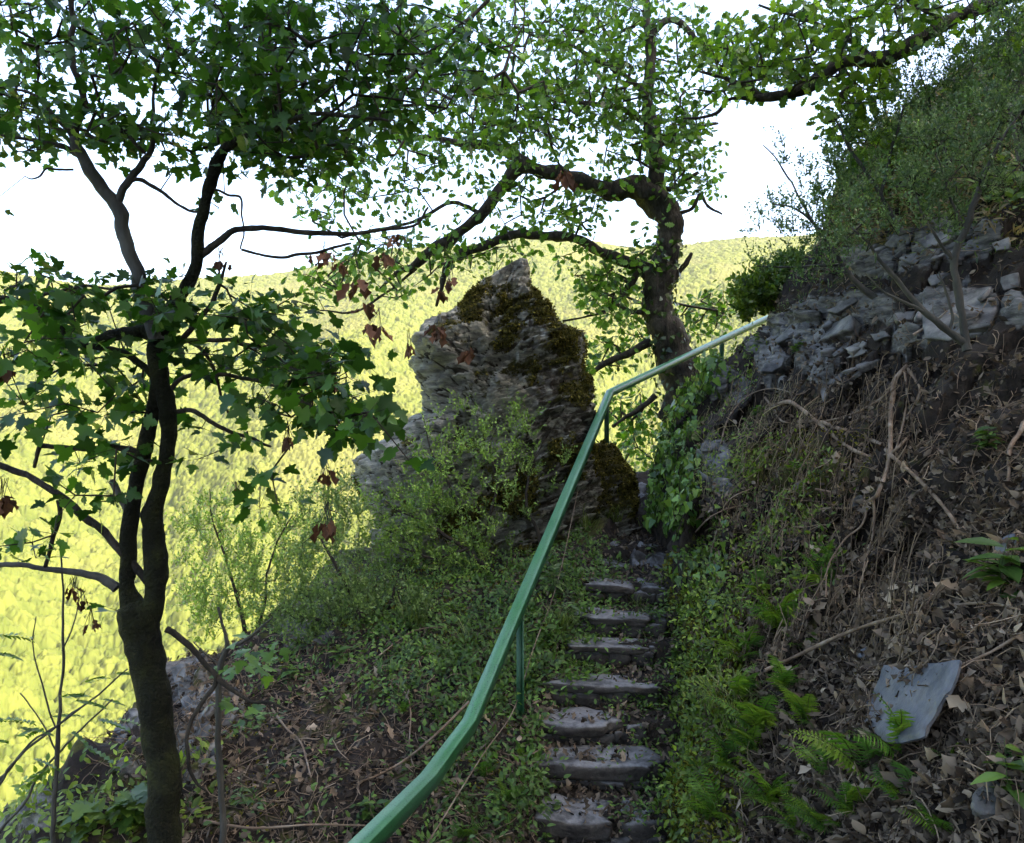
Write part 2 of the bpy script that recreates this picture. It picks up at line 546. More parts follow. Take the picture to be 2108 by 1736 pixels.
X = np.zeros_like(Y); Z = np.zeros_like(Y)
for i, yv in enumerate(ys):
    pu, ph = profile(float(wf[i, 0]))
    k = np.ones(9) / 9
    pu2 = np.convolve(np.pad(pu, 4, 'edge'), k, 'valid'); ph2 = np.convolve(np.pad(ph, 4, 'edge'), k, 'valid')
    X[i] = foot(yv) + pu2
    Z[i] = step_z(yv) - .08 + ph2
HV = np.stack([X, Y, Z], -1)
du = np.gradient(HV, axis=1); dv = np.gradient(HV, axis=0)
HN = unit(np.cross(du, dv))
HN *= np.where(HN[..., 2:3] < 0, -1, 1)
HV = HV.reshape(-1, 3); HN = HN.reshape(-1, 3)
ROCKS = [(1500, 800, 40, 35), (1640, 690, 60, 32), (1720, 665, 70, 45), (1800, 640, 60, 35), (1690, 745, 45, 45), (1580, 735, 30, 25),
         (1980, 640, 95, 50), (1950, 500, 120, 50), (1830, 545, 90, 35), (1470, 930, 35, 30), (1485, 985, 30, 40), (2095, 640, 30, 40),
         (1600, 760, 30, 50), (1880, 700, 60, 30)]
rock = blobs(HV, ROCKS)
near = sstep(1.5, 3, HV[:, 1]) * (1 - sstep(18, 25, HV[:, 1]))
n1 = fbm(HV, .8, 4, 3); n2 = fbm(HV, 5.0, 4, 9); n3 = fbm(HV, 2.2, 3, 29)
f, j = strata(HV, .13, 22, 5)
ridge = np.clip(1 - np.abs(n3) * 2, 0, 1)
disp = near * (.16 * n1 + .045 * n2 + .05 * ridge) + (1 - near) * 1.2 * fbm(HV, .12, 4, 4) * sstep(2, 6, HV[:, 0] - foot(HV[:, 1]))
disp = disp + rock * near * ((f ** 1.5) * .10 + (j - .5) * .14)
soil_ledge = near * (1 - rock) * .04 * (f * (j > .5))
disp = disp - .45 * blobs(HV, [(1450, 1120, 34, 60)]) - .2 * blobs(HV, [(1745, 830, 60, 25)])
fade = sstep(0, .25, HV[:, 0] - foot(HV[:, 1]) + .1)
HV = HV + HN * ((disp + soil_ledge) * (.35 + .65 * fade))[:, None]
moss = np.clip(blobs(HV, [(1500, 1500, 90, 260), (1430, 1400, 60, 300), (1640, 960, 140, 70), (1860, 310, 220, 150), (1780, 450, 140, 80), (1560, 1250, 90, 120), (1990, 170, 100, 60)]) * .55 + .25 * fbm(HV, 3, 3, 44) + .12, 0, 1)
hill_side = build("hillside", HV, grid_faces(len(ys), len(ss)), 4, M['soil'], smooth=True,
                  attrs={"rock": np.clip(rock * 1.0 + .12 * (n2 > .35), 0, 1), "moss": moss * (1 - rock * .6)})
tag(hill_side, "steep shaded slope of soil and slate to the right of the steps", None, None, "structure")

# ground to the left with the path
gx = np.concatenate([np.linspace(-40, -6, 20)[:-1], np.linspace(-6, 3.2, 560), np.linspace(3.3, 9, 20)])
gy = np.concatenate([np.linspace(-25, 3.4, 20)[:-1], np.linspace(3.4, 13, 620), np.linspace(13.1, 40, 24)])
GY, GX = np.meshgrid(gy, gx, indexing='ij')
GZ = ground_z(GX, GY)
GV = np.stack([GX, GY, GZ], -1).reshape(-1, 3)
onleft = 1 - sstep(-.1, .15, GV[:, 0] - path_left(GV[:, 1]))
ed = 1 - sstep(.0, .9, np.abs(GV[:, 0] - left_edge(GV[:, 1]) + .0))
grock = np.clip(blobs(GV, [(300, 1450, 60, 90), (380, 1400, 60, 50), (440, 1470, 70, 50), (400, 1560, 50, 60), (265, 1625, 30, 20), (395, 1660, 25, 20), (640, 1290, 70, 40), (80, 1700, 50, 40)]), 0, 1)
n1 = fbm(GV, 1.1, 4, 13); n2 = fbm(GV, 6, 4, 19)
f, j = strata(GV, .12, 25, 8)
over = np.maximum(left_edge(GV[:, 1]) - GV[:, 0], 0)
GV[:, 2] += onleft * (.10 * n1 + .035 * n2) + (1 - onleft) * (.015 * n1 + .02 * n2) + grock * (.10 * j + .08 * f) * onleft
GV[:, 2] += onleft * ed * (.16 * fbm(GV, 1.7, 3, 77))
GV[:, 0] += onleft * sstep(0, .5, over) * .5 * fbm(GV, .7, 3, 78)
gm = np.clip(.2 + .35 * fbm(GV, 2, 3, 91) + .2 * sstep(8, 9.5, GV[:, 1]), 0, 1) * onleft
ground = build("ground", GV, grid_faces(len(gy), len(gx)), 4, M['soil'], smooth=True, attrs={"rock": grock * .9, "moss": gm})
tag(ground, "leaf covered ground with the path and its drop to the valley", None, None, "structure")


def bvh_of(V, faces):
    return BVHTree.FromPolygons([tuple(v) for v in V.tolist()], [tuple(f_) for f_ in faces.tolist()])



_dg = bpy.context.evaluated_depsgraph_get()
BH = BVHTree.FromObject(hill_side, _dg)
BG = BVHTree.FromObject(ground, _dg)


def hit(px, py, trees=None):
    d = Vector(P(px, py, 1.0)).normalized()
    best = None
    for tr in (trees or (BH, BG)):
        r = tr.ray_cast(Vector((0, 0, 0)), d, 60)
        if r[0] is not None and (best is None or r[3] < best[2]):
            best = (np.array(r[0]), np.array(r[1]), r[3])
    if best is None:
        return None
    p, n_, _ = best
    if np.dot(n_, np.array(d)) > 0: n_ = -n_
    return p, n_


def cloud(trees, n, box, rng=RNG, down=None, mask=None):
    """n points on terrain seen by rays through the layout box (x0,y0,x1,y1)"""
    Pp, Nn = [], []
    tries = 0
    while len(Pp) < n and tries < n * 3:
        tries += 1
        px, py = rng.uniform(box[0], box[2]), rng.uniform(box[1], box[3])
        if mask and not mask(px, py): continue
        h = hit(px, py, trees)
        if h is None: continue
        Pp.append(h[0]); Nn.append(h[1])
    return np.array(Pp).reshape(-1, 3), np.array(Nn).reshape(-1, 3)


def mesh_arrays(o):
    me = o.data
    V = np.zeros(len(me.vertices) * 3); me.vertices.foreach_get("co", V)
    L = np.zeros(len(me.loops), np.int32); me.loops.foreach_get("vertex_index", L)
    return V.reshape(-1, 3), L.reshape(-1, 4)


MA = {'h': mesh_arrays(hill_side), 'g': mesh_arrays(ground)}


def scatter_on(key, n, wfun, rng=RNG):
    V, Q = MA[key]
    c = V[Q].mean(1)
    a = V[Q[:, 2]] - V[Q[:, 0]]; b_ = V[Q[:, 3]] - V[Q[:, 1]]
    N = np.cross(a, b_); A = np.linalg.norm(N, axis=1) / 2
    N = unit(N)
    flip = (N[:, 2] < 0) if key == 'g' else (N[:, 0] > .3) & (N[:, 2] < .3) | (N[:, 2] < 0)
    N[flip] *= -1
    wgt = A * wfun(c, N)
    k = rng.choice(len(Q), n, p=wgt / wgt.sum())
    s, t_ = rng.random((n, 1)), rng.random((n, 1))
    q = V[Q[k]]
    p = (q[:, 0] * (1 - s) + q[:, 1] * s) * (1 - t_) + (q[:, 3] * (1 - s) + q[:, 2] * s) * t_
    return p, N[k]


def wbox(c, x0, x1, y0, y1, soft=40):
    x, y = spx(c)
    return sstep(x0 - soft, x0, x) * (1 - sstep(x1, x1 + soft, x)) * sstep(y0 - soft, y0, y) * (1 - sstep(y1, y1 + soft, y)) * (c[:, 1] > .6)


# ------------------------------------------------------------------ the far side of the valley
HS = 2.3
def hill_h(a, d):
    """height at azimuth a (rad) and distance d"""
    d = d / HS
    ridge = 118 + 9 * np.sin(a * 5 + .6) + 5 * np.sin(a * 13 + 2) - 26 * sstep(-.18, -.5, a) + 2 * np.sin(a * 31)
    t = np.clip((d - 85) / (600 - 85), 0, 1)
    z = -64 + (ridge + 64) * (t ** .93)
    z = z + 7 * np.sin(a * 9 + d * .012) * t * (1 - t) * 3 + 5 * np.sin(a * 23 - d * .02) * t * (1 - t) * 3
    return HS * np.where(d > 600, ridge - (d - 600) * .35, z)

az_ = np.linspace(-1.5, 1.5, 200)
dd = HS * np.concatenate([np.linspace(10, 85, 14)[:-1], np.linspace(85, 600, 90), np.linspace(640, 1800, 14)])
D2, A2 = np.meshgrid(dd, az_, indexing='ij')
HZ = hill_h(A2, D2)
hv = np.stack([np.sin(A2) * D2, np.cos(A2) * D2, HZ - 5], -1).reshape(-1, 3)
M['hill'] = noisy("meadow_slope", [(.10, .15, .02), (.20, .25, .04), (.30, .30, .07)], .04, .95, .2, 1)
tag(build("hills", hv, grid_faces(len(dd), len(az_)), 4, M['hill'], smooth=True), "sunlit slope of the valley opposite", None, None, "structure")

# canopy of the woods on it: crowns as domes over jittered cells
na, nd = 1500, 900
aa = np.linspace(-.62, .62, na)
dd = HS * 85 * (600 / 85.0) ** np.linspace(0, 1.012, nd)
D2, A2 = np.meshgrid(dd, aa, indexing='ij')
wx, wy = (np.sin(A2) * D2).ravel(), (np.cos(A2) * D2).ravel()
zz = hill_h(A2, D2).ravel()


def domes(wx, wy, cell, seed, hgt):
    ix, iy = np.floor(wx / cell).astype(np.int64), np.floor(wy / cell).astype(np.int64)
    best = np.zeros(len(wx)); idv = np.zeros(len(wx))
    for ox in (-1, 0, 1):
        for oy in (-1, 0, 1):
            cx, cy = ix + ox, iy + oy
            jx = _hash(cx, cy, cx * 0, seed); jy = _hash(cx, cy, cx * 0 + 1, seed); jr = _hash(cx, cy, cx * 0 + 2, seed)
            dx = wx - (cx + jx) * cell; dy = wy - (cy + jy) * cell
            R = cell * (.45 + .5 * jr)
            h = np.sqrt(np.clip(1 - (dx * dx + dy * dy) / (R * R), 0, 1)) * (.5 + .5 * jr) * hgt
            m_ = h > best
            best = np.where(m_, h, best); idv = np.where(m_, jr, idv)
    return best, idv


h1, id1 = domes(wx, wy, 7.5, 3, 4.2)
h2, id2 = domes(wx, wy, 3.0, 5, 1.8)
p3 = np.stack([wx, wy, zz], -1)
h3 = fbm(p3, .55, 3, 6) * 1.1
open_ = sstep(.1, .5, fbm(p3, .010, 4, 12))     # scrubby clearings with low growth
zz2 = zz - 2.5 + (h1 * (1 - open_ * .75) + h2 + h3) + open_ * 1.0
lo, hi, dry = np.array([.045, .062, .009]), np.array([.10, .11, .018]), np.array([.12, .115, .03])
tt_ = (id1[:, None] * .55 + id2[:, None] * .45)
ct = lo * (1 - tt_) + hi * tt_
ct = ct * (1 - .55 * open_[:, None]) + dry * .55 * open_[:, None]
M['wood'] = leafmat("far_canopy", .15, .9, (1.1, 1.1, .7), .1)
wood = build("woodland", np.stack([wx, wy, zz2], -1), grid_faces(nd, na), 4, M['wood'], smooth=True, tint=ct)
tag(wood, "sunlit yellow green woods covering the far side of the valley", "woodland", None, "stuff")

# ------------------------------------------------------------------ the rock pinnacle
def pinnacle(name, left, right, yc, mat, depth=.6, n=300, m=340, tilt=24, seed=3, amp=1.0, thick=.11, mossf=None, label=None, cat="rock"):
    left = np.array(left, float); right = np.array(right, float)
    z0 = -(max(left[-1, 1], right[-1, 1]) - 868) / F * yc
    z1 = -(min(left[0, 1], right[0, 1]) - 868) / F * yc
    tz = np.linspace(0, 1, n) ** .9
    z = z1 + (z0 - z1) * tz
    py = 868 - z / yc * F
    xl = (np.interp(py, left[:, 1], left[:, 0]) - 1054) / F * yc
    xr = (np.interp(py, right[:, 1], right[:, 0]) - 1054) / F * yc
    c = (xl + xr) / 2; a = (xr - xl) / 2
    bdep = np.maximum(a * depth, .04)
    k = np.ones(25) / 25
    bdep = np.convolve(np.pad(bdep, 12, 'edge'), k, 'valid')
    th = np.linspace(0, 2 * math.pi, m, endpoint=False)
    ct_, st_ = np.cos(th), np.sin(th)
    e = 2 / 2.5
    sx = np.sign(ct_) * np.abs(ct_) ** e; sy = np.sign(st_) * np.abs(st_) ** e
    V = np.stack([c[:, None] + a[:, None] * sx, yc + bdep[:, None] * sy, np.repeat(z[:, None], m, 1)], -1).reshape(-1, 3)
    N = np.stack([np.tile(ct_, (n, 1)), np.tile(st_, (n, 1)) * .9, np.full((n, m), .25)], -1).reshape(-1, 3)
    N = unit(N)
    nb = fbm(V, 1.3, 4, seed); ns = fbm(V, 7, 4, seed + 3); nr = 1 - np.abs(fbm(V, 2.6, 3, seed + 6)) * 2
    f, j = strata(V, thick, tilt, seed, .7)
    f2, j2 = strata(V, thick * .32, tilt, seed + 40, .5)
    bl = np.floor(np.stack([V[:, 0] / .38 + .35 * nb, V[:, 1] / .38, (V[:, 2] - .4 * V[:, 0]) / .26 + .5 * nb], -1)).astype(np.int64)
    blk = _hash(bl[:, 0], bl[:, 1], bl[:, 2], seed + 70)
    crack = np.exp(-((fbm(V * [1, 1, 2.2], 1.9, 3, seed + 80)) / .035) ** 2) + np.exp(-((fbm(V + 9, 1.5, 3, seed + 85)) / .03) ** 2)
    taper = np.repeat(np.minimum(1, (a / .5)) ** .8, m)
    side = np.abs(np.tile(ct_, n))
    att = 1 - .55 * side ** 3
    d = amp * taper * att * (.16 * nb + .05 * ns + .06 * (np.clip(nr, -1, 1) - .5) + .13 * (j - .5) + .10 * (f - .6) + .07 * (j2 - .5) + .04 * f2 + .02 * fbm(V, 22, 2, seed + 90) - .05 + .10 * (blk - .5) - .07 * np.clip(crack, 0, 1))
    V = V + N * d[:, None]
    i = np.arange(n - 1)[:, None] * m; jj = np.arange(m)[None]; jn = (jj + 1) % m
    Q = np.stack([i + jj, i + m + jj, i + m + jn, i + jn], -1).reshape(-1, 4)
    top = V[:m].mean(0) + [0, 0, .03]
    V = np.vstack([V, np.repeat(top[None], m, 0)])
    k0 = len(V) - m
    Q = np.vstack([Q, np.stack([jj[0], jn[0], k0 + jn[0], k0 + jj[0]], -1)])
    x_, y_ = spx(V)
    at = mossf(V, x_, y_, fbm(V, 2.4, 4, seed + 9))
    crack_dark = np.r_[np.clip(crack, 0, 1) * .8 + (f < .14) * (j > .35) * .55 + (f2 < .2) * (j2 > .6) * .3, np.zeros(m)]  # darker tone in the cracks and along some layer edges
    at["dark"] = np.clip(np.maximum(at["dark"], crack_dark), 0, 1)
    o = build(name, V, Q, 4, mat, smooth=False, attrs=at)
    tag(o, label, cat)
    return o, V, Q


def moss_main(V, x, y, n):
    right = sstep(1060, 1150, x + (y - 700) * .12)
    cap = (1 - sstep(600, 680, y - (x - 950) * .25)) * .9
    strip = blobs(V, [(1000, 640, 70, 90), (930, 700, 60, 50), (890, 1060, 90, 60), (880, 1190, 140, 50), (1090, 600, 60, 60), (1040, 1000, 80, 60)])
    mo = np.clip(-.02 + .42 * right + .45 * cap + .45 * strip + .75 * n, 0, 1)
    mo *= 1 - blobs(V, [(900, 780, 60, 110), (800, 960, 70, 60), (1110, 860, 40, 60), (1030, 870, 80, 60), (930, 990, 80, 60), (1130, 790, 25, 40)]) * .8
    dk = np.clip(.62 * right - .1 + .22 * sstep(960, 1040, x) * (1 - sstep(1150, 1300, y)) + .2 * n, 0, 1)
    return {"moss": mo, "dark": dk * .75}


L_ = [(1060, 536), (1035, 545), (985, 570), (962, 600), (930, 640), (882, 680), (862, 702), (860, 760), (866, 785), (877, 815), (878, 850), (850, 864), (825, 876), (800, 905), (760, 925), (740, 950), (733, 985), (745, 1030), (766, 1070), (762, 1110), (768, 1160), (740, 1230), (700, 1330)]
R_ = [(1085, 536), (1092, 560), (1102, 590), (1128, 622), (1150, 655), (1165, 680), (1194, 684), (1201, 720), (1194, 762), (1206, 810), (1215, 870), (1212, 905), (1222, 960), (1225, 1040), (1215, 1150), (1200, 1330)]
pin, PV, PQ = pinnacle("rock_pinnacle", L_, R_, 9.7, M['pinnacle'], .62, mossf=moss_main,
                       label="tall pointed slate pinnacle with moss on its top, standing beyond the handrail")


def moss_side(V, x, y, n):
    return {"moss": np.clip(.55 + .6 * n, 0, 1), "dark": np.clip(.7 + .4 * n, 0, 1)}


sid, SV, SQ = pinnacle("mossy_boulder", [(1215, 915), (1190, 940), (1170, 990), (1160, 1060), (1150, 1150)], [(1258, 915), (1278, 945), (1302, 975), (1313, 1005), (1310, 1050), (1318, 1095), (1318, 1150)],
                       10.0, M['pinnacle'], .9, 120, 180, 20, 23, .7, .12, moss_side,
                       "dark mossy boulder carrying the far handrail post at the foot of the pinnacle")
MA['p'] = (PV, PQ)
MA['s'] = (SV, SQ)
# moss tufts and thin ledges of slate on the pinnacle
def moss_tufts(V, Q, at, n, size, parent, rng=RNG):
    c = V[Q].mean(1)
    a = V[Q[:, 2]] - V[Q[:, 0]]; b_ = V[Q[:, 3]] - V[Q[:, 1]]
    N = np.cross(a, b_); A = np.linalg.norm(N, axis=1); N = unit(N)
    ctr = V.mean(0); out_ = np.einsum('ij,ij->i', N, c - [ctr[0], ctr[1], 0] - [0, 0, 1] * c) 
    N[out_ < 0] *= -1
    wgt = A * (np.clip(at[Q[:, 0]] - .42, 0, 1) ** 1.0) * (c[:, 1] < ctr[1] + .25)
    k = rng.choice(len(Q), n, p=wgt / wgt.sum())
    p = c[k] + rng.normal(0, .012, (n, 3)); nn = N[k]
    d = unit(nn + rng.normal(0, .7, (n, 3)))
    V2, T2 = place(DIAMOND[0], DIAMOND[1], p, frames(d, rdir(n)), rng.uniform(.6, 1.5, n) * size)
    o = build("moss", V2, T2, 3, M['moss'], parent, tint=tints(n, 4, (.025, .028, .007), (.15, .125, .028), spread=.4))
    tag(o, kind="stuff")


xx, yy_ = spx(PV)
moss_tufts(PV, PQ, moss_main(PV, xx, yy_, fbm(PV, 2.4, 4, 12))["moss"], 60000, .028, pin)
moss_tufts(SV, SQ, np.clip(.55 + .6 * fbm(SV, 2.4, 4, 32), 0, 1), 12000, .03, sid)


# ------------------------------------------------------------------ stones
def slab(path_center, ax, ay, an, lx, ly, th, rng, top_amp=.015, nseg=11, sq=.7):
    """irregular flat stone with a rough top: centre, axes (unit), half sizes, thickness"""
    ang = np.sort(np.linspace(0, 2 * math.pi, nseg, endpoint=False) + rng.uniform(-.22, .22, nseg))
    rad = rng.uniform(.82, 1.08, nseg)
    ex = np.sign(np.cos(ang)) * np.abs(np.cos(ang)) ** sq * rad
    ey = np.sign(np.sin(ang)) * np.abs(np.sin(ang)) ** sq * rad
    rings = []
    sub = 3
    t = np.linspace(0, nseg, nseg * sub, endpoint=False)
    exi = np.interp(t, np.arange(nseg + 1), np.r_[ex, ex[0]]); eyi = np.interp(t, np.arange(nseg + 1), np.r_[ey, ey[0]])
    spec_ = [(0.0, 0.0), (.3, 0.0), (.55, 0), (.8, 0), (.95, -.004), (1.0, -.22 * th), (1.02, -.5 * th), (.98, -.8 * th), (.93, -1.0 * th), (0.02, -1.0 * th)]
    for s, dz in spec_:
        rings.append(np.stack([exi * s * lx, eyi * s * ly, np.full(len(t), dz)], -1))
    V = np.concatenate(rings)
    sd = int(rng.integers(1, 9999))
    V[:, 2] += top_amp * fbm(V + sd, 6 / max(lx, .1) * .3, 3, sd)
    V[:, :2] += .05 * min(lx, ly) * np.stack([fbm(V + sd, 9, 2, sd + 1), fbm(V + sd, 9, 2, sd + 2)], -1)
    # layered edge
    V[:, :2] *= (1 + .05 * np.sign(np.sin(V[:, 2:3] / max(th, .01) * 17)) * (np.abs(V[:, 2:3]) > .1 * th))
    W = np.array(path_center) + V[:, :1] * ax + V[:, 1:2] * ay + V[:, 2:3] * an
    m = len(t); n = len(spec_)
    i = np.arange(n - 1)[:, None] * m; j = np.arange(m)[None]; jn = (j + 1) % m
    Q = np.stack([i + j, i + jn, i + m + jn, i + m + j], -1).reshape(-1, 4)
    return W, Q[:, ::-1]


STEP_PX = [(1105, 1345, 1690), (1075, 1345, 1570), (1085, 1300, 1487), (1120, 1345, 1404), (1160, 1325, 1330), (1185, 1355, 1268), (1200, 1380, 1205)]
step_words = ["broad rough step stone at the very bottom of the stair, cut by the picture edge", "lumpy wide step stone, second from the bottom of the stair",
              "pale edged block step beside the near handrail post", "thin grey step slab just above the near post's block step",
              "lipped step slab with a dark hollow under it, halfway up the stair", "low step slab with leaves lying on it, above the hollow one",
              "dark step stone below the sloping bedrock at the stair's top"]
srng = np.random.default_rng(21)
for k, ((xa, xb, yp), wd) in enumerate(zip(STEP_PX, step_words)):
    d = STEP_D[k]; z = STEP_Z[k]
    x0 = (xa - 1054) / F * d - .03; x1 = (xb - 1054) / F * d + .10
    th = [.11, .11, .08, .06, .055, .065, .07][k]
    dep = .19 if k < 3 else .15
    tilt = srng.uniform(-.02, .03)
    ax = unit(np.array([1, srng.uniform(-.10, .04), -tilt - .03])); an = unit(np.array([tilt, -.05, 1])); ay = np.cross(an, ax)
    full = [.62, 1, .80, 1, .9, .8, .55][k]
    xe = x0 + (x1 - x0) * full
    parts = [slab(((x0 + xe) / 2, d + dep - .05, z + .012), ax, ay, an, (xe - x0) / 2, dep, th, srng, .016, 15, .38)]
    if full < 1:
        parts.append(slab(((xe + x1) / 2 + .02, d + dep - .01, z - .012), ax, ay, an, (x1 - xe) / 2, dep, th * 1.2, srng, .02, 11, .45))
    for q in range(4):       # rough lower courses of the riser, set back under the tread
        cx = x0 + (x1 - x0) * (.14 + .24 * q + srng.uniform(-.02, .02))
        parts.append(slab((cx, d + dep - .035 + srng.uniform(-.01, .015), z - th + .006), ax, ay, an, (x1 - x0) * .135, dep * .9, .17 - th, srng, .02, 11, .4))
    V, Q = join(parts)
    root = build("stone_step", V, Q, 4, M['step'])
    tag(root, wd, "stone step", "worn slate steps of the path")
# sloping bedrock above the last step
for (px, py, dd_, lx, ly, rz, tl, lab) in [(1250, 1160, 8.25, .30, .30, .2, .5, "smooth sloping bedrock slab at the top of the stair, leaf strewn"),
                                         (1345, 1150, 8.35, .22, .3, -.3, .55, "cracked grey bedrock slab against the ivy at the stair's top"),
                                         (1325, 1035, 10.2, .20, .45, .1, .55, "grey smooth rock face in the gap between boulder and ivy")]:
    h = hit(px, py, [BG])
    c = h[0] if h else P(px, py, dd_)
    an = unit(np.array([.08, -tl, 1.0])); ax = unit(np.array([math.cos(rz), math.sin(rz), 0])); ax = unit(ax - an * ax.dot(an)); ay = np.cross(an, ax)
    V, Q = slab(c + an * .03, ax, ay, an, lx, ly, .22, srng, .05, 14)
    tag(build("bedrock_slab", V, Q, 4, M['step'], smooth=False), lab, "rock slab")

# slabs lying on the slopes
STONES = [  # px,py, half width, half height, roll, material, label
    (1800, 1345, .09, .05, .2, 'blue_slate', "small slate chip just above the large blue slab"),
    (1650, 1440, .0, 0, 0, None, ""),
    (2085, 1128, .075, .07, -.3, 'blue_slate', "pale lilac squared slate at the slope's outer edge"),
    (1645, 1005, .05, .03, .1, 'blue_slate', "thin bluish slate flake under the arching root"),
    (1640, 1265, .06, .04, .3, 'slate', "small dark slate flake in the root tangle"),
    (1765, 1035, .07, .045, .4, 'slate', "grey slate lump between the crossing roots"),
    (1320, 1230, .05, .03, 0, 'slate', "small stone at the ivy's foot beside the stair"),
    (1500, 1250, .04, .03, .1, 'slate', "small pebble in the moss between ivy and ferns"),
    (1730, 665, .0, .0, 0, None, ""),
    (2040, 1650, .09, .06, .7, 'slate', "angular tan stone in the leaves near the corner of the slope"),
]
for px, py, lx, ly, roll, mt, lab in STONES:
    if not mt: continue
    h = hit(px, py)
    if h is None: continue
    c, n_ = h
    v = unit(-c)
    an = unit(n_ * .35 + v * .75 + np.array([0, 0, .25])) if lx > .15 else unit(n_ * .6 + v * .4 + np.array([0, 0, .2]))
    ax = unit(np.array([math.cos(roll), .2, math.sin(roll)])); ax = unit(ax - an * ax.dot(an)); ay = np.cross(an, ax)
    V, Q = slab(c + an * .035, ax, ay, an, lx, ly, .05 if lx < .2 else .04, srng, .008, 9)
    tag(build("slate_stone", V, Q, 4, M[mt]), lab, "stone", "loose slates and stones on the slopes")



def plane_slab(outline, nrm_bias, th, rng, lift=.02, trees=None, sub=4):
    """flat broken slab whose outline follows traced corners, lying on the slope where it was seen"""
    o = np.array(outline, float)
    c = o.mean(0); h = hit(*c, trees)
    if h is None: return None
    pc, n_ = h
    v = unit(-pc)
    an = unit(n_ * .45 + v * .35 + np.array(nrm_bias) * .45)
    if an.dot(v) < .3: an = unit(an + v * .6)
    hs = [q for q in (hit(*(c + (v_ - c) * f_), trees) for v_ in o for f_ in (1.0, .5)) if q is not None]
    if len(hs) > 4 and len(o) > 6:
        pts = np.array([q[0] for q in hs]); mp_ = np.median(pts, 0); pts = pts[np.linalg.norm(pts - mp_, axis=1) < .5]
        if len(pts) > 4:
            mp_ = pts.mean(0); fit = np.linalg.svd(pts - mp_)[2][2]; fit = fit * (1 if fit.dot(v) > 0 else -1)
            if fit.dot(v) > .25: an = fit; pc = mp_
    pc = pc + an * lift
    rays = np.stack([(o[:, 0] - 1054) / F, np.ones(len(o)), -(o[:, 1] - 868) / F], -1)
    W = rays * (pc.dot(an) / (rays @ an))[:, None]
    n = len(W); t = np.linspace(0, n, n * sub, endpoint=False)
    cl = np.vstack([W, W[:1]])
    E = np.stack([np.interp(t, np.arange(n + 1), cl[:, k]) for k in range(3)], -1)
    E = E + unit(rng.normal(size=3)) * (.012 * fbm(E, 14, 3, int(rng.integers(1, 999))))[:, None]
    C = E.mean(0)
    rings = []
    for s, dz in [(0, 0), (.35, 0), (.65, 0), (.85, 0), (.97, -.002), (1, -.012), (1.01, -.35 * th), (.985, -.38 * th), (1.0, -.7 * th), (.97, -th), (0, -th)]:
        rings.append(C + (E - C) * s + an * dz)
    V = np.concatenate(rings)
    sd = int(rng.integers(1, 999))
    V = V + an * (.007 * fbm(V, 9, 3, sd) + .006 * np.floor(2 * fbm(V, 4, 2, sd + 1)))[:, None]
    m = len(E); i = np.arange(10)[:, None] * m; j = np.arange(m)[None]; jn = (j + 1) % m
    Q = np.stack([i + j, i + m + j, i + m + jn, i + jn], -1).reshape(-1, 4)
    return V, Q


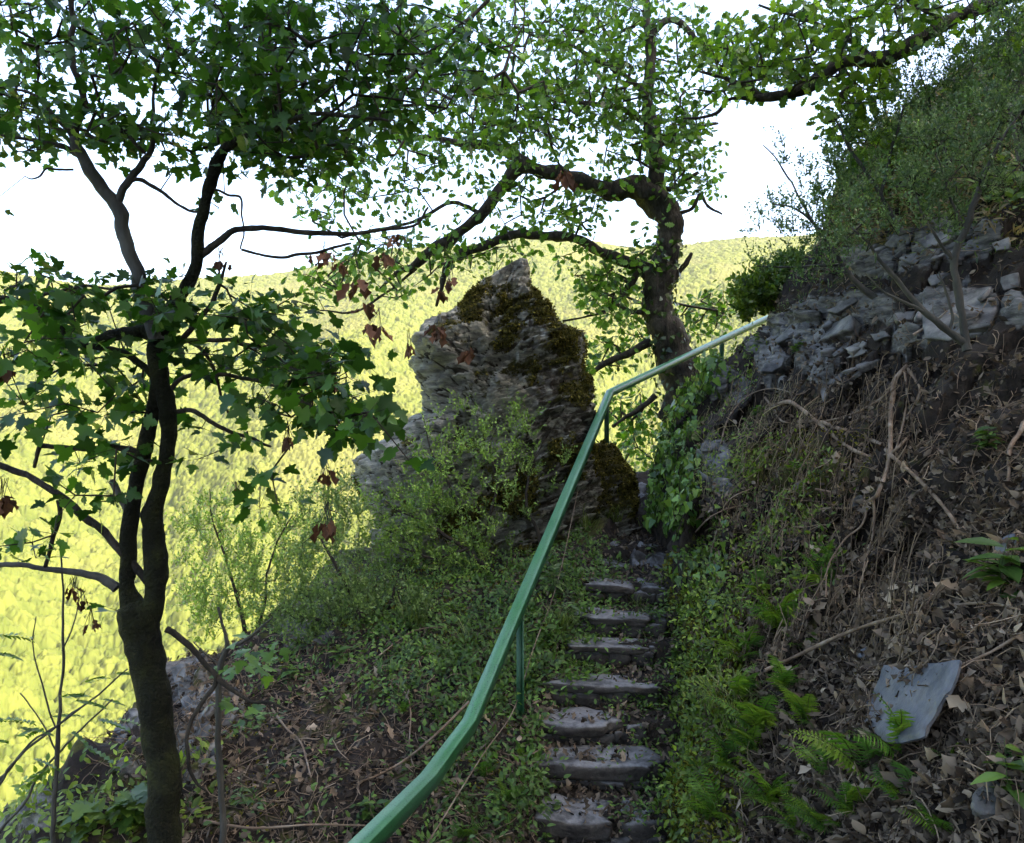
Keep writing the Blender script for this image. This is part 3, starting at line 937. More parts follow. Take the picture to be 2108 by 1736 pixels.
V, Q = plane_slab([(1814, 1364), (1850, 1372), (1900, 1362), (1972, 1357), (1968, 1384), (1952, 1421), (1925, 1455), (1905, 1491), (1898, 1512), (1854, 1528), (1820, 1525), (1767, 1478), (1773, 1451), (1804, 1390)], (-.2, -.5, .4), .03, srng, .075)
tag(build("slate_stone", V, Q, 4, M['blue_slate']), "large flat blue grey slate slab lying among ferns and dead leaves", "stone", "loose slates and stones on the slopes")
OUT = [
 ("layered slate outcrop on the crest, half hidden under the hillside brooms", (1900, 500, 150, 45), 16, [
  [(1820, 505), (1837, 484), (1878, 481), (1871, 505), (1837, 511)], [(1888, 495), (1925, 474), (1958, 484), (1952, 498), (1905, 511)], [(1969, 478), (1992, 461), (2026, 461), (2022, 474), (1979, 488)],
  [(1965, 518), (1992, 501), (2012, 518), (2006, 528), (1972, 528)], [(1850, 530), (1890, 518), (1920, 528), (1880, 545)], [(2040, 500), (2075, 488), (2080, 510), (2050, 520)], [(1780, 560), (1830, 540), (1850, 556), (1800, 575)]]),
 ("big pale slate outcrop behind the forked broom stems", (1960, 640, 110, 50), 12, [
  [(1898, 607), (1924, 601), (2039, 587), (2052, 634), (2039, 664), (1985, 678), (1951, 695), (1904, 691), (1898, 671)], [(1841, 644), (1884, 638), (1881, 658), (1847, 661)], [(1905, 570), (1950, 560), (1960, 575), (1915, 590)], [(2060, 570), (2095, 560), (2100, 590), (2065, 600)]]),
 ("stepped slate ledges leaning over the upper handrail", (1660, 690, 80, 45), 14, [
  [(1672, 691), (1692, 675), (1750, 648), (1756, 654), (1746, 675), (1702, 695), (1679, 705)], [(1591, 701), (1615, 678), (1689, 648), (1689, 658), (1649, 681), (1615, 698), (1598, 708)],
  [(1565, 765), (1575, 748), (1615, 732), (1612, 752), (1588, 765)], [(1700, 640), (1760, 610), (1770, 620), (1720, 645)]]),
 ("broken slate ledges above the hanging roots", (1745, 735, 80, 40), 12, [
  [(1662, 782), (1686, 718), (1703, 715), (1699, 745), (1676, 769)], [(1709, 728), (1750, 701), (1746, 715), (1716, 732)], [(1740, 738), (1763, 718), (1814, 708), (1804, 718), (1763, 735)],
  [(1686, 802), (1696, 789), (1709, 796), (1703, 812), (1693, 826)], [(1790, 690), (1820, 680), (1830, 692), (1800, 700)]]),
 ("long low lilac rock on the crest beside the ivy", (1515, 795, 30, 12), 3, [[(1477, 809), (1497, 789), (1528, 775), (1561, 796), (1534, 809), (1494, 817)]]),
 ("two stacked grey rocks sticking out behind the ivy", (1475, 960, 20, 20), 3, [[(1440, 924), (1467, 907), (1491, 917), (1484, 927), (1444, 930)], [(1461, 1001), (1467, 964), (1487, 950), (1504, 984), (1491, 1004)]]),
 ("bleached rock ribs right of the maple trunk on the cliff edge", (420, 1500, 50, 70), 9, [
  [(350, 1374), (380, 1364), (383, 1390), (370, 1414), (357, 1407)], [(400, 1515), (414, 1491), (444, 1495), (437, 1512), (404, 1525)], [(437, 1475), (471, 1464), (484, 1475), (471, 1495), (447, 1498)],
  [(417, 1542), (451, 1518), (457, 1535), (420, 1555)], [(404, 1579), (441, 1555), (447, 1579), (414, 1589)], [(377, 1660), (407, 1646), (410, 1670), (394, 1673)], [(370, 1440), (400, 1425), (415, 1450), (385, 1470)]]),
 ("grey broken rim rock left of the maple trunk", (260, 1500, 30, 40), 5, [
  [(262, 1633), (272, 1621), (286, 1626), (279, 1639)], [(235, 1535), (239, 1515), (259, 1508), (252, 1532)], [(262, 1491), (286, 1471), (289, 1491), (269, 1501)]])]
for lab, (cx, cy, rx, ry), cnt, polys in OUT:
    h = hit(cx, cy)
    root = empty("rock_outcrop", h[0] if h else P(cx, cy, 7)); tag(root, lab, "rock outcrop")
    leftside = cx < 900
    for pl in polys:
        r_ = plane_slab(pl, (-.5, -.4, .5) if leftside else (-.3, -.2, .75), srng.uniform(.06, .12), srng, .035)
        if r_: build("slab", r_[0], r_[1], 4, M['slate'], root)
    for _ in range(cnt):
        a = srng.uniform(0, 2 * math.pi); rr = math.sqrt(srng.random())
        h = hit(cx + rx * rr * math.cos(a), cy + ry * rr * math.sin(a))
        if h is None: continue
        c, n_ = h
        an = unit(np.array([-.38, -.25, .85]) + srng.normal(0, .22, 3))
        ax = unit(np.array([.9, .25, .4]) + srng.normal(0, .3, 3)); ax = unit(ax - an * ax.dot(an)); ay = np.cross(an, ax)
        sc = srng.uniform(.3, 1.0)
        V, Q = slab(c + n_ * srng.uniform(-.01, .015), ax, ay, an, .16 * sc, .07 * sc * srng.uniform(.6, 1.3), srng.uniform(.02, .07), srng, .006, 6, .5)
        build("shard", V, Q, 4, M['slate'], root)

# ------------------------------------------------------------------ handrail
RA = P(1068, 1240, 6.05); RB = P(1255, 803, 10.0)
rail_pts = [np.array([-.85, 2.0, -1.66]), P(735, 1736, 3.3), P(883, 1591, 4.2), P(966, 1480, 4.98), RB, P(1640, 622, 13.2), P(1800, 560, 15.5)]


def rail_bar(pts, wd=.084, th=.072):
    p = np.array(pts); n = len(p)
    d = unit(np.gradient(p, axis=0))
    seg = unit(np.diff(p, axis=0))
    V = []
    for i in range(n):
        t_ = unit((seg[max(i - 1, 0)] + seg[min(i, n - 2)]))
        side = np.cross(t_, [0, 0, 1.0]); side = unit(side)
        cosb = max(.5, float(np.dot(unit(np.cross(seg[min(i, n - 2)], [0, 0, 1.])), side)))
        up = np.cross(side, t_)
        hw = wd / 2 / cosb; b_ = .006
        for sx, sz in [(-hw + b_, 0), (hw - b_, 0), (hw, -b_), (hw, -th + b_), (hw - b_, -th), (-hw + b_, -th), (-hw, -th + b_), (-hw, -b_)]:
            V.append(p[i] + side * sx + up * sz)
    V = np.array(V); m = 8
    i = np.arange(n - 1)[:, None] * m; j = np.arange(m)[None]; jn = (j + 1) % m
    Q = np.stack([i + j, i + jn, i + m + jn, i + m + j], -1).reshape(-1, 4)
    caps = [np.array([[0, 1, 2, 7], [2, 3, 6, 7], [3, 4, 5, 6]])[:, ::-1], np.array([[0, 1, 2, 7], [2, 3, 6, 7], [3, 4, 5, 6]]) + (n - 1) * m]
    return V, np.vstack([Q[:, ::-1]] + caps)


hr = empty("handrail", (RA[0], RA[1], -2.3))
tag(hr, "green painted metal handrail climbing beside the stone steps", "handrail")
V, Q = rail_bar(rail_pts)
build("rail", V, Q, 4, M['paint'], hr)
M['paint_dark'] = noisy("dark_green_post_paint", [(.008, .03, .012), (.02, .08, .03), (.03, .11, .05)], 8, .45, .3, 60, spec=.5)


def angle_post(p0, p1, wd=.055, th=.012):
    """an upright of angle iron: two flanges meeting at a corner, plus a foot plate"""
    V, Q = [], []
    for (ax, ay, bx, by) in [(-wd, 0, 0, th), (-th, -wd, 0, 0.001)]:
        k = len(V)
        for z, base in ((p0[2], p0), (p1[2], p1)):
            for x, y in ((ax, ay), (bx, ay), (bx, by), (ax, by)):
                V.append([base[0] + x, base[1] + y, z])
        for a, b_, c_, d_ in ((0, 1, 5, 4), (1, 2, 6, 5), (2, 3, 7, 6), (3, 0, 4, 7), (0, 3, 2, 1), (4, 5, 6, 7)):
            Q.append([k + a, k + b_, k + c_, k + d_])
    k = len(V)
    for z in (p0[2] + .0, p0[2] + .02):
        for x, y in ((-.07, -.07), (.03, -.07), (.03, .04), (-.07, .04)):
            V.append([p0[0] + x, p0[1] + y, z])
    for a, b_, c_, d_ in ((0, 1, 5, 4), (1, 2, 6, 5), (2, 3, 7, 6), (3, 0, 4, 7), (0, 3, 2, 1), (4, 5, 6, 7)):
        Q.append([k + a, k + b_, k + c_, k + d_])
    return np.array(V, float), np.array(Q)


def rail_z(y):
    return np.interp(y, [p[1] for p in rail_pts], [p[2] for p in rail_pts])


pd = 6.1
px_, _, pz_ = P(1066, 1520, pd)
tx = np.interp(pd, [4.98, 10.0], [P(966, 1480, 4.98)[0], RB[0]])
V, Q = angle_post((tx + .025, pd, pz_ - .15), (tx + .025, pd, rail_z(pd) - .05))
build("post", V, Q, 4, M['paint_dark'], hr)
V, Q = angle_post((RB[0] - .02, 9.93, -.55), (RB[0] - .02, 9.93, RB[2] - .06), .05)
build("post", V, Q, 4, M['paint_dark'], hr)
fp = P(735, 1736, 3.3)
V, Q = angle_post((fp[0] - .35, 2.75, -2.9), (fp[0] - .35, 2.75, -1.69), .05)
build("post", V, Q, 4, M['paint_dark'], hr)
V, Q = angle_post((2.95, 11.9, -.8), (2.95, 11.9, rail_z(11.9) - .05), .05)
build("post", V, Q, 4, M['paint_dark'], hr)
# thin wire run beside the post down towards the camera
wp = smooth_path([P(1195, 985, 9.3), P(1150, 1190, 7.6), P(1100, 1330, 6.6), P(1058, 1460, 6.0), P(1000, 1545, 5.3), P(940, 1640, 4.7), P(880, 1736, 4.3), P(800, 1850, 3.9)], 8)
V, Q = tube(wp, .004, 5)
tag(build("steel_wire", V, Q, 4, M['deadwood']), "thin slack wire running under the handrail past its near post", "wire")

# ------------------------------------------------------------------ trees
def limb(pts, d, mat, parent, name="limb", sides=8, rough=.25, seed=0, n=6):
    """pts: (layout x, y, width[, depth offset]) -> tapered tube; returns its centre line"""
    p = np.array([P(q[0], q[1], d + (q[3] if len(q) > 3 else 0)) for q in pts])
    dd_ = np.array([d + (q[3] if len(q) > 3 else 0) for q in pts])
    r = np.array([q[2] / F * e / 2 for q, e in zip(pts, dd_)])
    pr = smooth_path(np.c_[p, r], n)
    path, rad = pr[:, :3], np.maximum(pr[:, 3], .002)
    rad = rad * (1 + .12 * fbm(path, 6, 2, seed + 3))
    path = path + (.10 * rad[:, None] + (.010 * d / 4.5 if pts[0][2] < 40 else 0))  * np.stack([fbm(path, 28 / d, 3, seed + q) for q in (5, 6, 7)], -1)
    V, Q = tube(path, rad, sides, rough, seed)
    if parent is None:
        return path, (V, Q)
    build(name, V, Q, 4, mat, parent, smooth=True)
    return path, (V, Q)


def sample_fills(fills, gaps, n, rng):
    w_ = np.array([f_[6] for f_ in fills], float); w_ /= w_.sum()
    out_ = []
    while len(out_) < n:
        f_ = fills[rng.choice(len(fills), p=w_)]
        a = rng.uniform(0, 2 * math.pi); r = math.sqrt(rng.random())
        x = f_[0] + f_[2] * r * math.cos(a); y = f_[1] + f_[3] * r * math.sin(a)
        if any(((x - g[0]) / g[2]) ** 2 + ((y - g[1]) / g[3]) ** 2 < 1 and rng.random() < (g[4] if len(g) > 4 else 1) for g in gaps) and rng.random() > .03:
            continue
        out_.append(P(x, y, rng.uniform(f_[4], f_[5])))
    return np.array(out_)


def grow(limb_paths, nodes, maxlen, rng, sag=.04):
    """join every leaf cluster to the nearest limb point or earlier cluster -> twig edges"""
    base = np.concatenate(limb_paths)
    pts = [base]
    par = [-1] * len(base)
    A = base.copy()
    D = np.sqrt(((nodes[:, None] - base[None, ::3]) ** 2).sum(-1)).min(1)
    order = np.argsort(D)
    buf = np.zeros((len(base) + len(nodes) * 5, 3)); buf[:len(base)] = base
    n = len(base); idx = []
    for k in order:
        q = nodes[k]
        dist = ((buf[:n] - q) ** 2).sum(1)
        j = int(np.argmin(dist)); L = math.sqrt(dist[j])
        seg = min(4, max(1, int(L / maxlen)))
        prev = j; a = buf[j].copy()
        for s in range(1, seg + 1):
            t_ = s / seg
            v = a * (1 - t_) + q * t_
            if s < seg: v = v + rng.normal(0, L * .07, 3) + [0, 0, -sag * L * math.sin(math.pi * t_)]
            buf[n] = v; par.append(prev); prev = n; n += 1
        idx.append(prev)
    cnt = np.zeros(n); cnt[idx] = 1
    for i in range(n - 1, len(base) - 1, -1):
        cnt[par[i]] += cnt[i]
    return buf[:n], np.array(par), cnt, np.array(idx), len(base)


def crown(tree, limb_paths, fills, gaps, n, leaf, k, rc, size, lo, hi, rng, tr=.0028, flat=.6, up=.8, maxlen=.18, trmax=.012, shade=1, topscale=1.0):
    nodes = sample_fills(fills, gaps, n, rng)
    B, par, cnt, idx, nb = grow(limb_paths, nodes, maxlen, rng)
    e = np.arange(nb, len(B))
    ra = np.minimum(tr * np.sqrt(np.maximum(cnt[e], 1)), trmax)
    A_ = B[par[e]]; r0 = np.where(par[e] >= nb, np.minimum(tr * np.sqrt(np.maximum(cnt[par[e]], 1)), trmax), ra * 1.2)
    V, Q = sticks(A_, B[e], r0, ra, 4)
    tag(build("twigs", V, Q, 4, M['twig'], tree), kind="stuff")
    # leaves round every cluster, each on a short shoot
    c = np.repeat(B[idx], k, 0)
    o = rng.normal(0, 1, c.shape) * [1, 1, flat]
    o = unit(o) * (rng.random((len(c), 1)) ** .5) * rc
    p = c + o
    d = unit(unit(o) * 1.0 + rng.normal(0, .5, c.shape) + [0, 0, -.25])
    nn = unit(np.array([0, 0, up]) + rng.normal(0, .55, c.shape))
    sz = size * rng.uniform(.55, 1.2, len(c)) * (np.where(p[:, 2] > .6, topscale, 1.0))
    tv, tt = leaf
    V, T = place(tv, tt, p, frames(d, nn), sz)
    ti = tints(len(c), len(tv), lo, hi, rng, .25)
    cr = build("crown", V, T, 3, M['leaf'], tree, tint=ti)
    # shoots
    m_ = rng.random(len(c)) < .5
    V, Q = sticks(c[m_], p[m_], .0016 * shade, .001 * shade, 3)
    tag(build("leaf_stalks", V, Q, 4, M['twig'], tree), kind="stuff")
    return cr


def withered(parent, spots, rng, tone=((.05, .025, .015), (.16, .08, .045))):
    for px, py, d, s in spots:
        c = P(px, py, d)
        k = int(rng.integers(6, 11))
        ps = c + np.stack([rng.normal(0, .35 * s, k), rng.normal(0, .35 * s, k), rng.uniform(-.1, .5, k) * s], -1)
        dr = unit(np.array([0, 0, -1.0]) + rng.normal(0, .28, (k, 3)))
        tv, tt = CURL
        V1, T1 = place(tv * [1, 1.0, 1], tt, ps, frames(dr, rdir(k, rng)), rng.uniform(.7, 1.5, k) * s)
        V2, Q2 = sticks(np.array([c + [0, 0, s * 1.6]]).repeat(k, 0) + rng.normal(0, .01, (k, 3)), ps, .002, .0015, 3)
        L = np.concatenate([T1.ravel(), (Q2 + len(V1)).ravel()])
        N = np.concatenate([np.full(len(T1), 3), np.full(len(Q2), 4)])
        ti = np.vstack([tints(k, len(tv), *tone, rng), np.full((len(V2), 3), .04)])
        build("withered_leaves", np.vstack([V1, V2]), L, N, M['dead'], parent, tint=ti)


G_LO, G_HI = (.016, .055, .009), (.07, .16, .02)
rt = np.random.default_rng(101)
# ---- maple by the cliff edge
mp = empty("maple_tree", P(345, 1900, 4.5) * [1, 1, 1])
tag(mp, "twin stemmed maple with a mossy dark trunk in front of the bright valley", "tree")
d0 = 4.5
lp = []
a, g1 = limb([(352, 2080, 81), (348, 1900, 77), (342, 1736, 72), (335, 1600, 69), (325, 1500, 66), (312, 1400, 64), (292, 1330, 71), (284, 1285, 77), (286, 1255, 81)], d0, None, None, sides=20, rough=.22, seed=1); lp.append(a)
b, g2 = limb([(280, 1275, 50), (262, 1215, 40), (260, 1160, 35), (266, 1090, 32), (280, 1000, 30), (298, 920, 30), (314, 850, 30), (326, 790, 29)], d0, None, None, sides=14, rough=.2, seed=2); lp.append(b)
c_, g3 = limb([(300, 1290, 50), (320, 1220, 45), (319, 1130, 42), (314, 1060, 40), (330, 990, 37), (345, 910, 35), (340, 830, 37), (328, 760, 37), (322, 700, 32), (345, 650, 29), (385, 590, 29), (404, 545, 27), (410, 470, 27), (428, 400, 25), (444, 340, 24), (462, 308, 18)], d0, None, None, sides=16, rough=.2, seed=3); lp.append(c_)
V, Q = join([g1, g2, g3])
build("trunk", V, Q, 4, M['barkmoss'], mp, smooth=True)
for q, (pts, mt) in enumerate([
    ([(322, 700, 34), (308, 650, 34), (290, 600, 34), (275, 540, 32), (255, 480, 28), (236, 428, 26), (200, 375, 24), (165, 320, 22), (150, 290, 20)], 'palebark'),
    ([(236, 428, 18), (262, 380, 17), (298, 335, 15), (312, 312, 12), (314, 270, 9), (318, 215, 7), (320, 190, 5)], 'palebark'),
    ([(150, 290, 18), (158, 240, 17), (168, 200, 15), (158, 160, 13), (148, 120, 13), (146, 60, 12), (149, -30, 10)], 'bark'),
    ([(165, 320, 14), (130, 300, 13), (95, 290, 10), (40, 283, 7), (-30, 278, 5)], 'bark'),
    ([(150, 280, 10), (120, 240, 9), (90, 215, 8), (55, 190, 6), (-20, 175, 4, .3)], 'bark'),
    ([(168, 210, 9), (200, 235, 8), (240, 265, 8), (300, 315, 8)], 'twig'),
    ([(150, 350, 5), (120, 352, 5), (95, 350, 4), (80, 362, 4), (62, 365, 3), (48, 360, 2)], 'twig'),
    ([(270, 372, 9), (294, 370, 9), (330, 392, 8), (360, 415, 7), (395, 437, 6), (424, 440, 5)], 'twig'),
    ([(440, 345, 20), (456, 312, 20), (480, 298, 18), (530, 280, 17), (580, 262, 15), (620, 240, 12, -.2), (700, 235, 8, -.4), (800, 250, 5, -.6)], 'bark'),
    ([(404, 535, 14), (424, 515, 16), (448, 495, 15), (480, 477, 13), (540, 470, 12), (620, 478, 11), (690, 483, 10), (760, 478, 8), (850, 465, 6), (880, 430, 5)], 'bark'),
    ([(424, 386, 5), (446, 392, 5), (470, 400, 5), (492, 404, 5), (497, 440, 4), (500, 470, 4), (494, 510, 4)], 'twig'),
    ([(496, 512, 6), (540, 525, 6), (590, 530, 6), (650, 520, 6), (720, 500, 5)], 'twig'),
    ([(302, 1195, 18), (270, 1160, 16), (225, 1105, 15), (180, 1065, 15), (130, 1025, 15), (70, 990, 13), (20, 965, 12), (-60, 940, 11)], 'bark'),
    ([(240, 1208, 20), (205, 1190, 17), (160, 1180, 14), (100, 1172, 12), (40, 1165, 12), (-60, 1163, 11)], 'palebark'),
    ([(285, 930, 13), (235, 922, 12), (180, 922, 11), (130, 918, 10), (85, 914, 10)], 'bark'),
    ([(82, 914, 10), (78, 940, 9), (70, 962, 8)], 'bark'),
    ([(268, 1100, 14), (262, 1060, 14), (245, 1020, 13), (228, 990, 13)], 'palebark'),
    ([(120, 1028, 9), (125, 1060, 9), (112, 1100, 9), (105, 1135, 8), (95, 1165, 8)], 'bark'),
    ([(345, 1297, 14), (375, 1318, 13), (405, 1350, 12), (443, 1390, 12), (475, 1420, 10), (510, 1440, 8), (560, 1445, 6), (600, 1465, 4)], 'bark'),
    ([(442, 1390, 9), (438, 1420, 9), (400, 1470, 9), (388, 1520, 8), (392, 1570, 7), (405, 1610, 6), (425, 1630, 4)], 'bark'),
    ([(320, 700, 30), (285, 688, 30), (240, 688, 26), (200, 700, 16)], 'barkmoss'),
    ([(328, 790, 16), (290, 745, 15), (240, 722, 14), (190, 712, 13), (140, 705, 14), (120, 670, 18), (80, 640, 18), (10, 622, 16), (-50, 620, 14)], 'barkmoss'),
    ([(335, 740, 12), (370, 700, 12), (410, 660, 10), (440, 615, 10), (455, 570, 8), (465, 540, 6)], 'bark'),
    ([(340, 850, 12), (390, 845, 10), (430, 870, 9), (470, 890, 8), (520, 905, 7), (560, 920, 5)], 'bark'),
    ([(338, 820, 12), (380, 780, 10), (440, 770, 9), (510, 780, 8), (580, 800, 6, -.3), (650, 840, 5, -.6), (720, 860, 4, -.8)], 'bark'),
    ([(340, 720, 11), (400, 700, 10), (470, 700, 9), (540, 720, 7, -.3), (610, 760, 6, -.5), (700, 770, 4, -.7)], 'bark'),
    ([(388, 700, 9), (420, 720, 8), (440, 760, 7), (455, 800, 6), (470, 850, 5)], 'twig'),
]):
    a, _ = limb(pts, d0, M[mt], mp, "limb", 8 if pts[0][2] < 20 else 12, .15, 20 + q)
    lp.append(a)
mf = [  # x,y,rx,ry,d0,d1,weight
    (130, 100, 220, 160, 3.9, 5.6, 24), (420, 110, 230, 150, 3.6, 5.8, 30), (650, 160, 230, 170, 3.8, 5.8, 34), (820, 120, 190, 150, 4.2, 6.0, 16),
    (60, 255, 130, 60, 4.0, 5.4, 10), (250, 275, 90, 35, 4.2, 5, 5), (620, 300, 140, 60, 4.2, 5.6, 9), (540, 260, 120, 60, 4, 5.6, 7),
    (270, 225, 60, 120, 4.2, 5, 2), (395, 300, 60, 60, 4.2, 5, 4), (20, 430, 50, 18, 4.3, 4.7, .5), (470, 350, 20, 20, 4.2, 4.6, .3),
    (60, 600, 120, 55, 3.7, 5.2, 4.61), (230, 640, 170, 60, 3.8, 5.4, 6.53), (410, 640, 170, 60, 3.8, 5.2, 6.15), (560, 640, 100, 40, 4, 5.0, 1.92),
    (100, 720, 150, 80, 3.8, 5.4, 4.23), (330, 740, 170, 70, 3.8, 5.2, 3.46), (560, 730, 150, 50, 3.8, 5.0, 3.84), (680, 750, 110, 45, 3.6, 4.6, 3.08),
    (620, 830, 120, 55, 3.6, 4.6, 3.46), (740, 855, 90, 45, 3.4, 4.2, 2.69), (860, 930, 35, 25, 3.4, 3.8, 0.46), (230, 840, 130, 60, 3.9, 5.2, 2.31), (60, 850, 90, 70, 4, 5.2, 1.54),
    (550, 1000, 30, 70, 3.9, 4.2, 0.77), (480, 890, 90, 25, 4, 4.6, 0.58), (220, 950, 80, 50, 4, 4.8, 1.15), (170, 1010, 70, 40, 4, 4.8, 0.61), (30, 1130, 60, 50, 4, 4.6, 0.58),
    (110, 1110, 50, 40, 3.6, 4.0, 0.31), (250, 1265, 25, 25, 4.2, 4.6, 0.12), (370, 570, 90, 50, 4.2, 5, 0.96), (390, 960, 25, 60, 4.3, 4.6, 0.19),
    (430, 480, 70, 60, 4.3, 5, 0.46), (640, 900, 90, 40, 3.8, 4.4, 0.77)]
mg = [(290, 200, 66, 42), (67, 385, 120, 55), (150, 420, 110, 60), (145, 150, 26, 24), (44, 84, 26, 18), (100, 70, 18, 14), (505, 30, 26, 30), (655, 27, 30, 24), (505, 202, 16, 14),
      (500, 370, 50, 50), (340, 420, 70, 70), (300, 480, 80, 60), (200, 500, 120, 50, .9), (60, 490, 80, 35), (520, 480, 70, 30, .7), (560, 420, 60, 50, .6), (690, 500, 60, 60, .5),
      (330, 350, 40, 30, .7), (240, 60, 14, 10), (400, 180, 14, 12), (300, 60, 16, 14), (440, 60, 18, 14), (590, 90, 14, 10), (720, 90, 18, 14), (670, 210, 16, 12), (760, 200, 14, 14), (480, 250, 18, 10),
      (100, 205, 40, 16), (210, 262, 14, 14), (360, 250, 16, 12), (60, 930, 30, 40), (540, 690, 30, 12), (180, 770, 40, 18), (420, 820, 50, 20), (700, 800, 22, 14), (400, 905, 50, 18), (590, 880, 30, 20)]
crown(mp, lp, mf, mg, 930, MAPLE, 6, .13, .088, G_LO, G_HI, rt, tr=.0022, flat=.5, up=.8, maxlen=.2, trmax=.009, topscale=.78)
withered(mp, [(185, 1285, 4.3, .05), (150, 1220, 4.3, .05), (168, 1240, 4.3, .04), (620, 860, 4.0, .05), (590, 905, 4.0, .05), (668, 975, 4.0, .06), (672, 1085, 4.0, .07), (8, 1030, 4.2, .07), (488, 1010, 4.2, .025), (690, 790, 4.0, .05), (455, 545, 4.5, .05), (12, 760, 4.3, .07)], rt)

# ---- oak beyond the rail
ok = empty("oak_tree", P(1400, 990, 11.0))
tag(ok, "crooked old oak with ivy covered trunk growing behind the handrail's bend", "tree")
d0 = 12.3
lp = []
a, g1 = limb([(1424, 1000, 100), (1412, 880, 92), (1398, 790, 84), (1380, 710, 72), (1362, 640, 62), (1358, 580, 58), (1370, 520, 56), (1376, 465, 58), (1358, 420, 58), (1330, 396, 54), (1295, 385, 44), (1255, 396, 40), (1215, 386, 34)], d0, None, None, sides=28, rough=.30, seed=51, n=10); lp.append(a)
b, g2 = limb([(1362, 430, 40), (1352, 390, 34), (1350, 330, 30), (1342, 270, 28), (1332, 200, 26), (1340, 120, 22), (1330, 40, 18), (1325, -60, 14)], d0, None, None, sides=14, rough=.25, seed=52); lp.append(b)
V, Q = join([g1, g2])
V = V + .03 * np.stack([fbm(V, 7, 3, 801 + q) for q in range(3)], -1)
build("trunk", V, Q, 4, M['bark'], ok, smooth=True)
oak_axis = lp[0]
for q, pts in enumerate([
    [(1215, 386, 34), (1165, 362, 30), (1120, 352, 30), (1080, 340, 32), (1055, 362, 28), (1030, 395, 26), (990, 440, 24), (935, 488, 24), (885, 520, 22), (850, 550, 14), (820, 560, 10), (780, 600, 6)],
    [(1080, 340, 26), (1045, 310, 24), (1000, 298, 22), (960, 300, 16), (880, 280, 10), (780, 290, 6)],
    [(1350, 592, 30), (1315, 555, 28), (1280, 540, 24), (1240, 520, 22), (1180, 494, 20), (1110, 484, 20), (1040, 490, 18), (970, 514, 18), (932, 540, 16), (912, 580, 10), (900, 630, 6)],
    [(1340, 704, 16), (1290, 728, 15), (1240, 755, 12), (1205, 785, 9), (1180, 800, 6)],
    [(1340, 130, 12), (1348, 80, 13), (1362, 50, 14), (1385, 38, 14), (1412, 55, 14), (1440, 90, 12), (1480, 130, 10)],
    [(1345, 330, 14), (1365, 300, 12), (1395, 290, 10), (1440, 262, 8), (1480, 250, 5)],
    [(1340, 260, 14), (1290, 230, 12), (1230, 215, 10), (1150, 205, 8), (1060, 190, 6)],
    [(1335, 200, 12), (1290, 160, 10), (1220, 120, 9), (1150, 90, 7), (1060, 60, 5)],
    [(1380, 445, 10), (1420, 430, 8), (1440, 400, 7), (1455, 425, 6), (1485, 440, 4)],
    [(1352, 610, 12), (1395, 560, 12), (1420, 520, 8)],
    [(1310, 552, 16), (1290, 600, 12), (1245, 640, 8), (1210, 650, 5), (1160, 660, 4)],
    [(1345, 395, 18), (1400, 380, 10), (1440, 360, 7)],
    [(1350, 640, 14), (1300, 640, 10), (1250, 620, 7)],
    [(1350, 820, 14), (1300, 850, 10), (1260, 880, 7)],
    [(1200, 620, 0.1), (1200, 621, .1)],
    [(1000, 440, 9), (930, 420, 8), (850, 455, 7), (780, 475, 6), (700, 490, 5)],
    [(700, 240, 4, -3), (770, 200, 9, -3), (850, 150, 10, -3), (900, 90, 9, -3), (960, 40, 8, -3), (1030, -20, 7, -3)],
    [(860, 550, 6), (800, 600, 5), (730, 640, 5), (660, 640, 3)],
]):
    if pts[0][2] < 1: continue
    a, _ = limb(pts, d0, M['bark'], ok, "limb", 10, .25, 60 + q)
    lp.append(a)
of = [(1100, 80, 260, 130, 10.1, 14.1, 30), (1300, 130, 220, 160, 10.6, 14.1, 36), (950, 200, 200, 120, 9.6, 13.6, 20), (1120, 240, 200, 80, 10.1, 13.6, 18), (1330, 260, 130, 90, 11.1, 13.6, 13),
      (1400, 320, 90, 90, 11.1, 13.1, 9), (980, 300, 180, 60, 10.1, 13.1, 9), (760, 330, 130, 80, 9.6, 12.1, 6), (650, 400, 90, 60, 9.6, 12.1, 4), (900, 400, 180, 60, 10.1, 13.1, 6), (1100, 420, 160, 60, 10.6, 13.1, 7),
      (820, 480, 200, 50, 10.1, 12.6, 7), (1000, 530, 120, 40, 10.6, 12.6, 5), (760, 570, 150, 50, 10.1, 12.1, 7), (1230, 540, 90, 60, 11.1, 13.1, 6), (1270, 620, 70, 60, 11.4, 13.1, 5.5), (1240, 570, 60, 40, 11.1, 12.7, 3),
      (1270, 710, 60, 50, 12.1, 13.6, 5), (1300, 850, 50, 60, 12.3, 14.1, 5), (1310, 930, 40, 80, 12.1, 14.1, 5), (1440, 660, 50, 40, 13.5, 14.5, 4), (1480, 620, 40, 30, 13.7, 14.5, 2), (1210, 790, 20, 40, 11.5, 12.1, 0.8),
      (1180, 420, 80, 60, 11.1, 13.1, 4), (1200, 350, 90, 50, 11.1, 13.1, 4), (1330, 460, 30, 40, 11.1, 12.7, 1), (1480, 110, 90, 60, 10.6, 13.1, 6), (860, 60, 120, 60, 9.6, 12.1, 7), (1440, 400, 60, 40, 11.1, 13.1, 2), (1330, 530, 30, 40, 11.1, 12.6, 1.5)]
